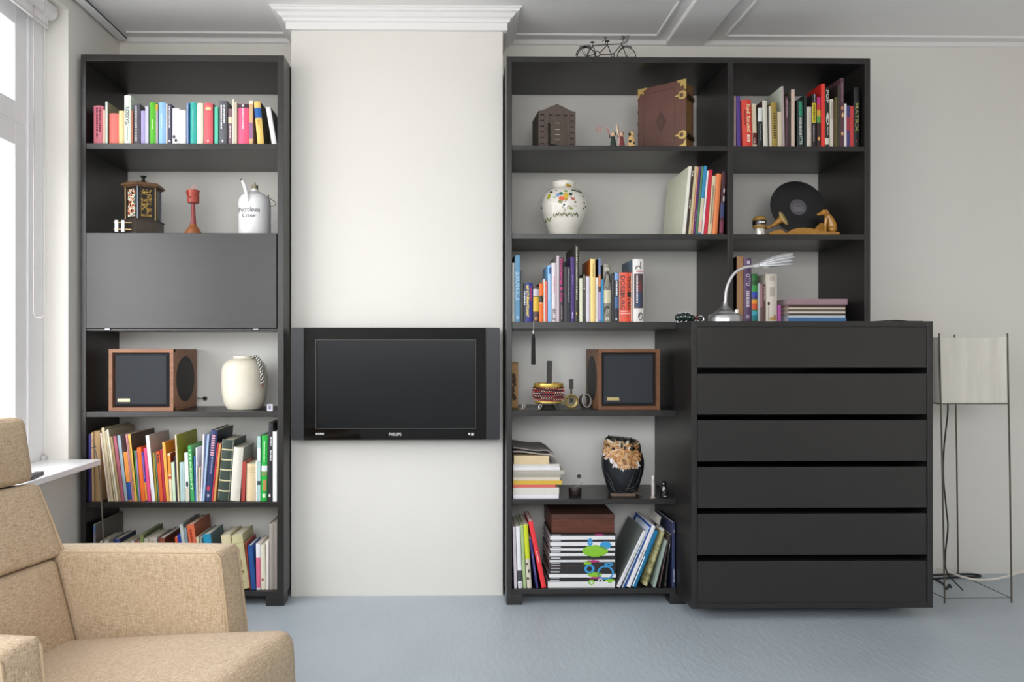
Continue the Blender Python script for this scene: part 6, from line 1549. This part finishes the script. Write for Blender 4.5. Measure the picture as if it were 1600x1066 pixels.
for j in range(gy + 1):
    for i in range(gx + 1):
        x = 946.5 + 52 * i / gx; top_ = 687.5; bot_ = 706 + 22 * max(0, 1 - abs(x - 981) / 40) ** .8
        vs.append(on_owl(x, top_ + (bot_ - top_) * j / gy, .0015))
fm.add(vs, [(j*(gx+1)+i, (j+1)*(gx+1)+i, (j+1)*(gx+1)+i+1, j*(gx+1)+i+1) for j in range(gy) for i in range(gx)], True); fm.build('face_mask', inlay('owl_plumage', [(.0, '#4a3626'), (.36, '#8c6238'), (.44, '#b8864e'), (.52, '#d2b48c'), (.6, '#6c4c30')], 90), ow)
for i in range(230):
    x = 946 + rnd.random() * 52; y = 688 + rnd.random() * 36
    lim = 708 + 24 * max(0, 1 - abs(x - 981) / 40)
    if y > lim: continue
    dx, dy = x - 973, y - 706
    cols = ['#b47c48', '#c89860', '#8c5c34', '#d8b088'] if y > 700 else ['#a87444', '#d8c8b0', '#4c3c30', '#c0a078', '#2a2826']
    if y < 689.5: cols = ['#2c2c2a', '#3c3a34', '#1f1f1f']
    if y > lim - 6: cols = ['#cfc8c4', '#e0dadc', '#b8b0b0', '#c09468']
    feather(x, y, rnd.uniform(5, 10), rnd.uniform(1.2, 2.2), math.atan2(dy + 6, dx * .5) + rnd.uniform(-.4, .4) if y > 700 else math.atan2(dy, dx) + rnd.uniform(-.5, .5), rnd.choice(cols), .003)
for c, m_ in fea.items(): m_.build('feathers', mat(c, .6, var=.2, scale=50), ow)['kind'] = 'stuff'
MB().ball(on_owl(961, 700, .004), 2.6 * k, 10, 6, (1.2, .5, .8)).build('eye', mat('#151413', .15), ow); MB().ball(on_owl(989, 697, .004), 3.6 * k, 10, 6, (1.2, .5, 1)).build('eye', mat('#151413', .15), ow)
MB().tube([on_owl(976, 700, .005), on_owl(976.5, 705, .01), on_owl(977, 709, .006)], [.003, .004, .001], 8).build('beak', mat('#d0a464', .35), ow)
wg = MB()
for P_ in (((949, 736), (957, 750), (961, 765)), ((993, 726), (988, 744), (980, 762)), ((1001, 730), (997, 748), (986, 764)), ((952, 748), (957, 758), (963, 766)), ((998, 753), (985, 759), (968, 765)), ((1000, 760), (990, 763), (975, 766))):
    wg.tube(spline([on_owl(a, b, .0008) for a, b in P_], 5), .0013, 6)
wg.build('wing_lines', mat('#55544e', .35), ow)
yb = yb_
MB().box(-23*k, 14*k, -.075, -.05, .0, .012, .003).build('perch', mat('#6c5c50', .7, var=.6, scale=90), ow); MB().box(10*k, 24*k, -.06, -.03, .004, .016, .003).build('perch', mat('#4a423c', .7, var=.6, scale=90), ow)
MB().lathe([(21*k, 0), (22*k, .004), (22*k, .01)], (0, 0, 0), 28, 1, .85).build('plinth', mat('#2a2624', .5), ow)

ty = .10; tn = thing('round_tin', (ax(898.5, ty), ty, zb + .0003), 'small dark round tin with a thin stick beside paper pile', 'tin'); k = (3 + ty) / F_PX
MB().lathe([(9.4*k, 0), (9.8*k, .002), (9.8*k, 7*k), (10*k, 7.2*k), (10*k, 11*k), (9.4*k, 12*k), (2*k, 12.4*k)], (0, 0, 0), 30).build('tin_body', mat('#2e2422', .35, var=.2), tn)
MB().tube([(-1*k, -.012, 12.2*k), (12*k, -.006, 19*k)], .0012, 6).build('stick', mat('#b8aca0', .5), tn)
cn_ = thing('carved_pin', (ax(1020.5, .03), .03, zb + .0003), 'slim silver carved ornament standing right of owl', 'ornament'); k = 3.03 / F_PX; zz = lambda y: az(y, 1020, .03) - zb
MB().lathe([(4.2*k, 0), (4.4*k, .003), (4.2*k, zz(777)), (2.6*k, zz(776)), (3*k, zz(770)), (2.7*k, zz(764)), (3.1*k, zz(758)), (2.6*k, zz(752)), (2.6*k, zz(746)), (1.8*k, zz(743)), (.5*k, zz(742))], (0, 0, 0), 20).build('shaft', mat('#c4bcb6', .35, .4, var=.4, scale=160, bump=.5), cn_)
gp = thing('glass_figurine', (ax(1037.5, .04), .04, zb + .0003), 'small dark glass penguin-like figure by the drawers', 'figurine'); k = 3.04 / F_PX; zz = lambda y: az(y, 1037, .04) - zb
GLS = mat('#1a181a', .06, var=0, spec=.8)
MB().lathe([(5.4*k, 0), (6*k, zz(776)), (5.8*k, zz(768)), (4.4*k, zz(762)), (3.2*k, zz(759)), (3.8*k, zz(756)), (3.6*k, zz(753)), (1.5*k, zz(751.5))], (0, 0, 0), 22).build('body', GLS, gp)
PV = mat('#d8d4d8', .15)
MB().ball((-1.2*k, -4.4*k, zz(763)), 1.8*k, 8, 6, (.8, .5, 1.6)).build('belly', PV, gp); MB().ball((-2*k, -3.4*k, zz(755.6)), 1.1*k, 8, 6).build('face_patch', PV, gp); MB().ball((0, -5.6*k, zz(775)), 1.4*k, 8, 6, (2, .4, .5)).build('feet', PV, gp)

# ================================================================ bottom shelf: wooden box, rolled brochure
wbx = thing('wooden_chest', (ax(910.5, .02), .03, zmag + .0005), 'reddish brown wooden box on top of the striped magazines', 'box'); k = 3.03 / F_PX
WB = walnut('mahogany', '#4a2418', '#6c3a28'); X0, X1 = ax(862, .03) - wbx.location.x, ax(960, .03) - wbx.location.x; H_ = az(804, 910, .03) - zmag
MB().box(X0, X1, 0, .25, 0, H_ * .72, .001).build('box_body', WB, wbx)
MB().box(X0 - .001, X1 + .001, -.001, .251, H_ * .73, H_, .0015).build('lid', walnut('mahogany_lid', '#3e2218', '#5a3426'), wbx)
MB().ball(((X0 + X1) / 2, -.001, H_ * .62), .0028, 8, 6, (1, .4, 1.4)).build('keyhole', mat('#1a1210', .5), wbx)
# olive photo brochure rolled among the leaning folders
rl = thing('brochure_roll', (ax(1014.5, .02), .03, RZ['bot'] + .0005), 'rolled olive photo brochure with white card tabs on bottom shelf', 'brochure'); k = 3.03 / F_PX
H_ = az(828, 1020, .03) - RZ['bot']
def rollm():
    m, nt, b = new_mat('olive_photo_print'); n = noise_node(nt, 14, 4, (1, 1, 2), .6)
    r = ramp(nt, n.outputs['Fac'], [(.25, '#3c3a30'), (.42, '#8c8858'), (.55, '#c4be8c'), (.7, '#6c6a44')]); nt.links.new(r.outputs['Color'], b.inputs['Base Color']); b.inputs['Roughness'].default_value = .35; return m
wv = 5.6 * k
mb = MB(); mb.lathe([(wv, 0), (wv, H_), (wv * .85, H_), (wv * .85, .002), (wv, 0)], (-wv, .0, 0), 28, 1, 2.6); ob = mb.build('sleeve', rollm(), rl); ob.rotation_euler = (0, math.radians(18.2), 0)
s_ = MB(); s_.box(-wv * 1.7, -wv * .3, -.008, .04, .004, H_ + .008); ob = s_.build('inner_papers', PAPERW, rl); ob.rotation_euler = (0, math.radians(18.2), 0)
rl.location.y += wv * 2.6 - .01
t0 = at(1013, 793, .2)
cd = thing('index_card', (ax(1029, .12), .05, 0), 'white punched index card poking up above the olive brochure', 'card')
q = [at(1012, 806, .22), at(1016, 793.5, .22), at(1033, 808, .06), at(1030, 822, .06)]
cd.location = (q[3].x, q[3].y, q[3].z)
vs = [p - cd.location for p in (q[0], q[3], q[2], q[1])]; vs2 = [v + Vector((.0006, .0008, 0)) for v in vs]
MB().add(vs + vs2, [(0, 1, 2, 3), (7, 6, 5, 4), (0, 4, 5, 1), (1, 5, 6, 2), (2, 6, 7, 3), (3, 7, 4, 0)]).build('sheet', mat('#cfcac2', .8), cd)
for f in (.3, .62):
    c = vs[3].lerp(vs[2], f) + (vs[0] - vs[3]) * .3; MB().ball(c, .0028, 8, 6, (1, .5, 1)).build('punch_hole', mat('#6c6660', .8), cd)

# ================================================================ things on the window sill
rm = thing('remote_control', (ax(58, -.45), -.42, ZS + .0003), 'dark remote control lying on the window sill', 'remote control', rz=.0)
def sill_pt(px, py):
    u = (PY0 - py) / F_PX; t = (ZS - CAM.z) / u; r_ = (px - PX0) / F_PX
    return Vector((t * (math.sin(YAW) + r_ * math.cos(YAW)), CAM.y + t * (math.cos(YAW) - r_ * math.sin(YAW)), ZS))
a, b_ = sill_pt(51, 747.5), sill_pt(64, 741.5); d = (b_ - a)
rm.location = a + Vector((0, 0, .0004)); rm.rotation_euler = (0, 0, math.atan2(d.y, d.x))
MB().box(-.06, d.length, -.012, .02, 0, .012, .003).build('case', mat('#2c2a30', .4), rm)
s_ = MB()
for i in range(5): s_.box(-.04 + i * .02, -.03 + i * .02, -.003, .008, .0119, .0132)
s_.build('buttons', mat('#55525a', .4), rm)
c_ = sill_pt(47, 717)
sc2 = thing('chain_holder', (XG + .012, Y1 - .012, ZS), 'small white clip holding the blind chain at the sill corner', 'clip')
MB().box(-.008, .008, -.01, .01, 0, .018, .002).build('clip_body', mat('#d4d2d0', .4), sc2); MB().ball((.0, -.004, .02), .006, 8, 6).build('knob', mat('#b8b4b0', .4), sc2)
# thin twisted stick in front of the bookcase
st_ = thing('twisted_stick', (at(165, 925, -.10).x, -.10, 0), 'thin grey twisted stick with wire loop leaning by the sill', 'stick')
pp = [at(a, b, d_) for a, b, d_ in ((146, 696, -.03), (149, 706, -.03), (152.5, 722, -.035), (156, 745, -.04), (159, 790, -.05), (161, 830, -.055), (162.5, 870, -.06), (163, 905, -.065))]
pp.append(Vector((pp[-1].x, pp[-1].y - .005, .001))); st_.location = (pp[-1].x, pp[-1].y, 0)
P = [p - st_.location for p in spline(pp, 5)]
MB().tube(P, .0032, 8).build('shaft', mat('#6c645c', .5, var=.4, scale=150), st_)
MB().tube([P[0] + Vector((.006 * math.cos(a * .6), 0, .012 + .012 * math.sin(a * .6 - 1.57))) for a in range(11)], .0014, 6).build('wire_loop', mat('#8c8478', .4, .5), st_)
MB().tube([P[0] + Vector((-.008, -.002, -.012)), P[0] + Vector((.012, -.002, -.006))], .0022, 6).build('binding', mat('#4a4036', .6), st_)
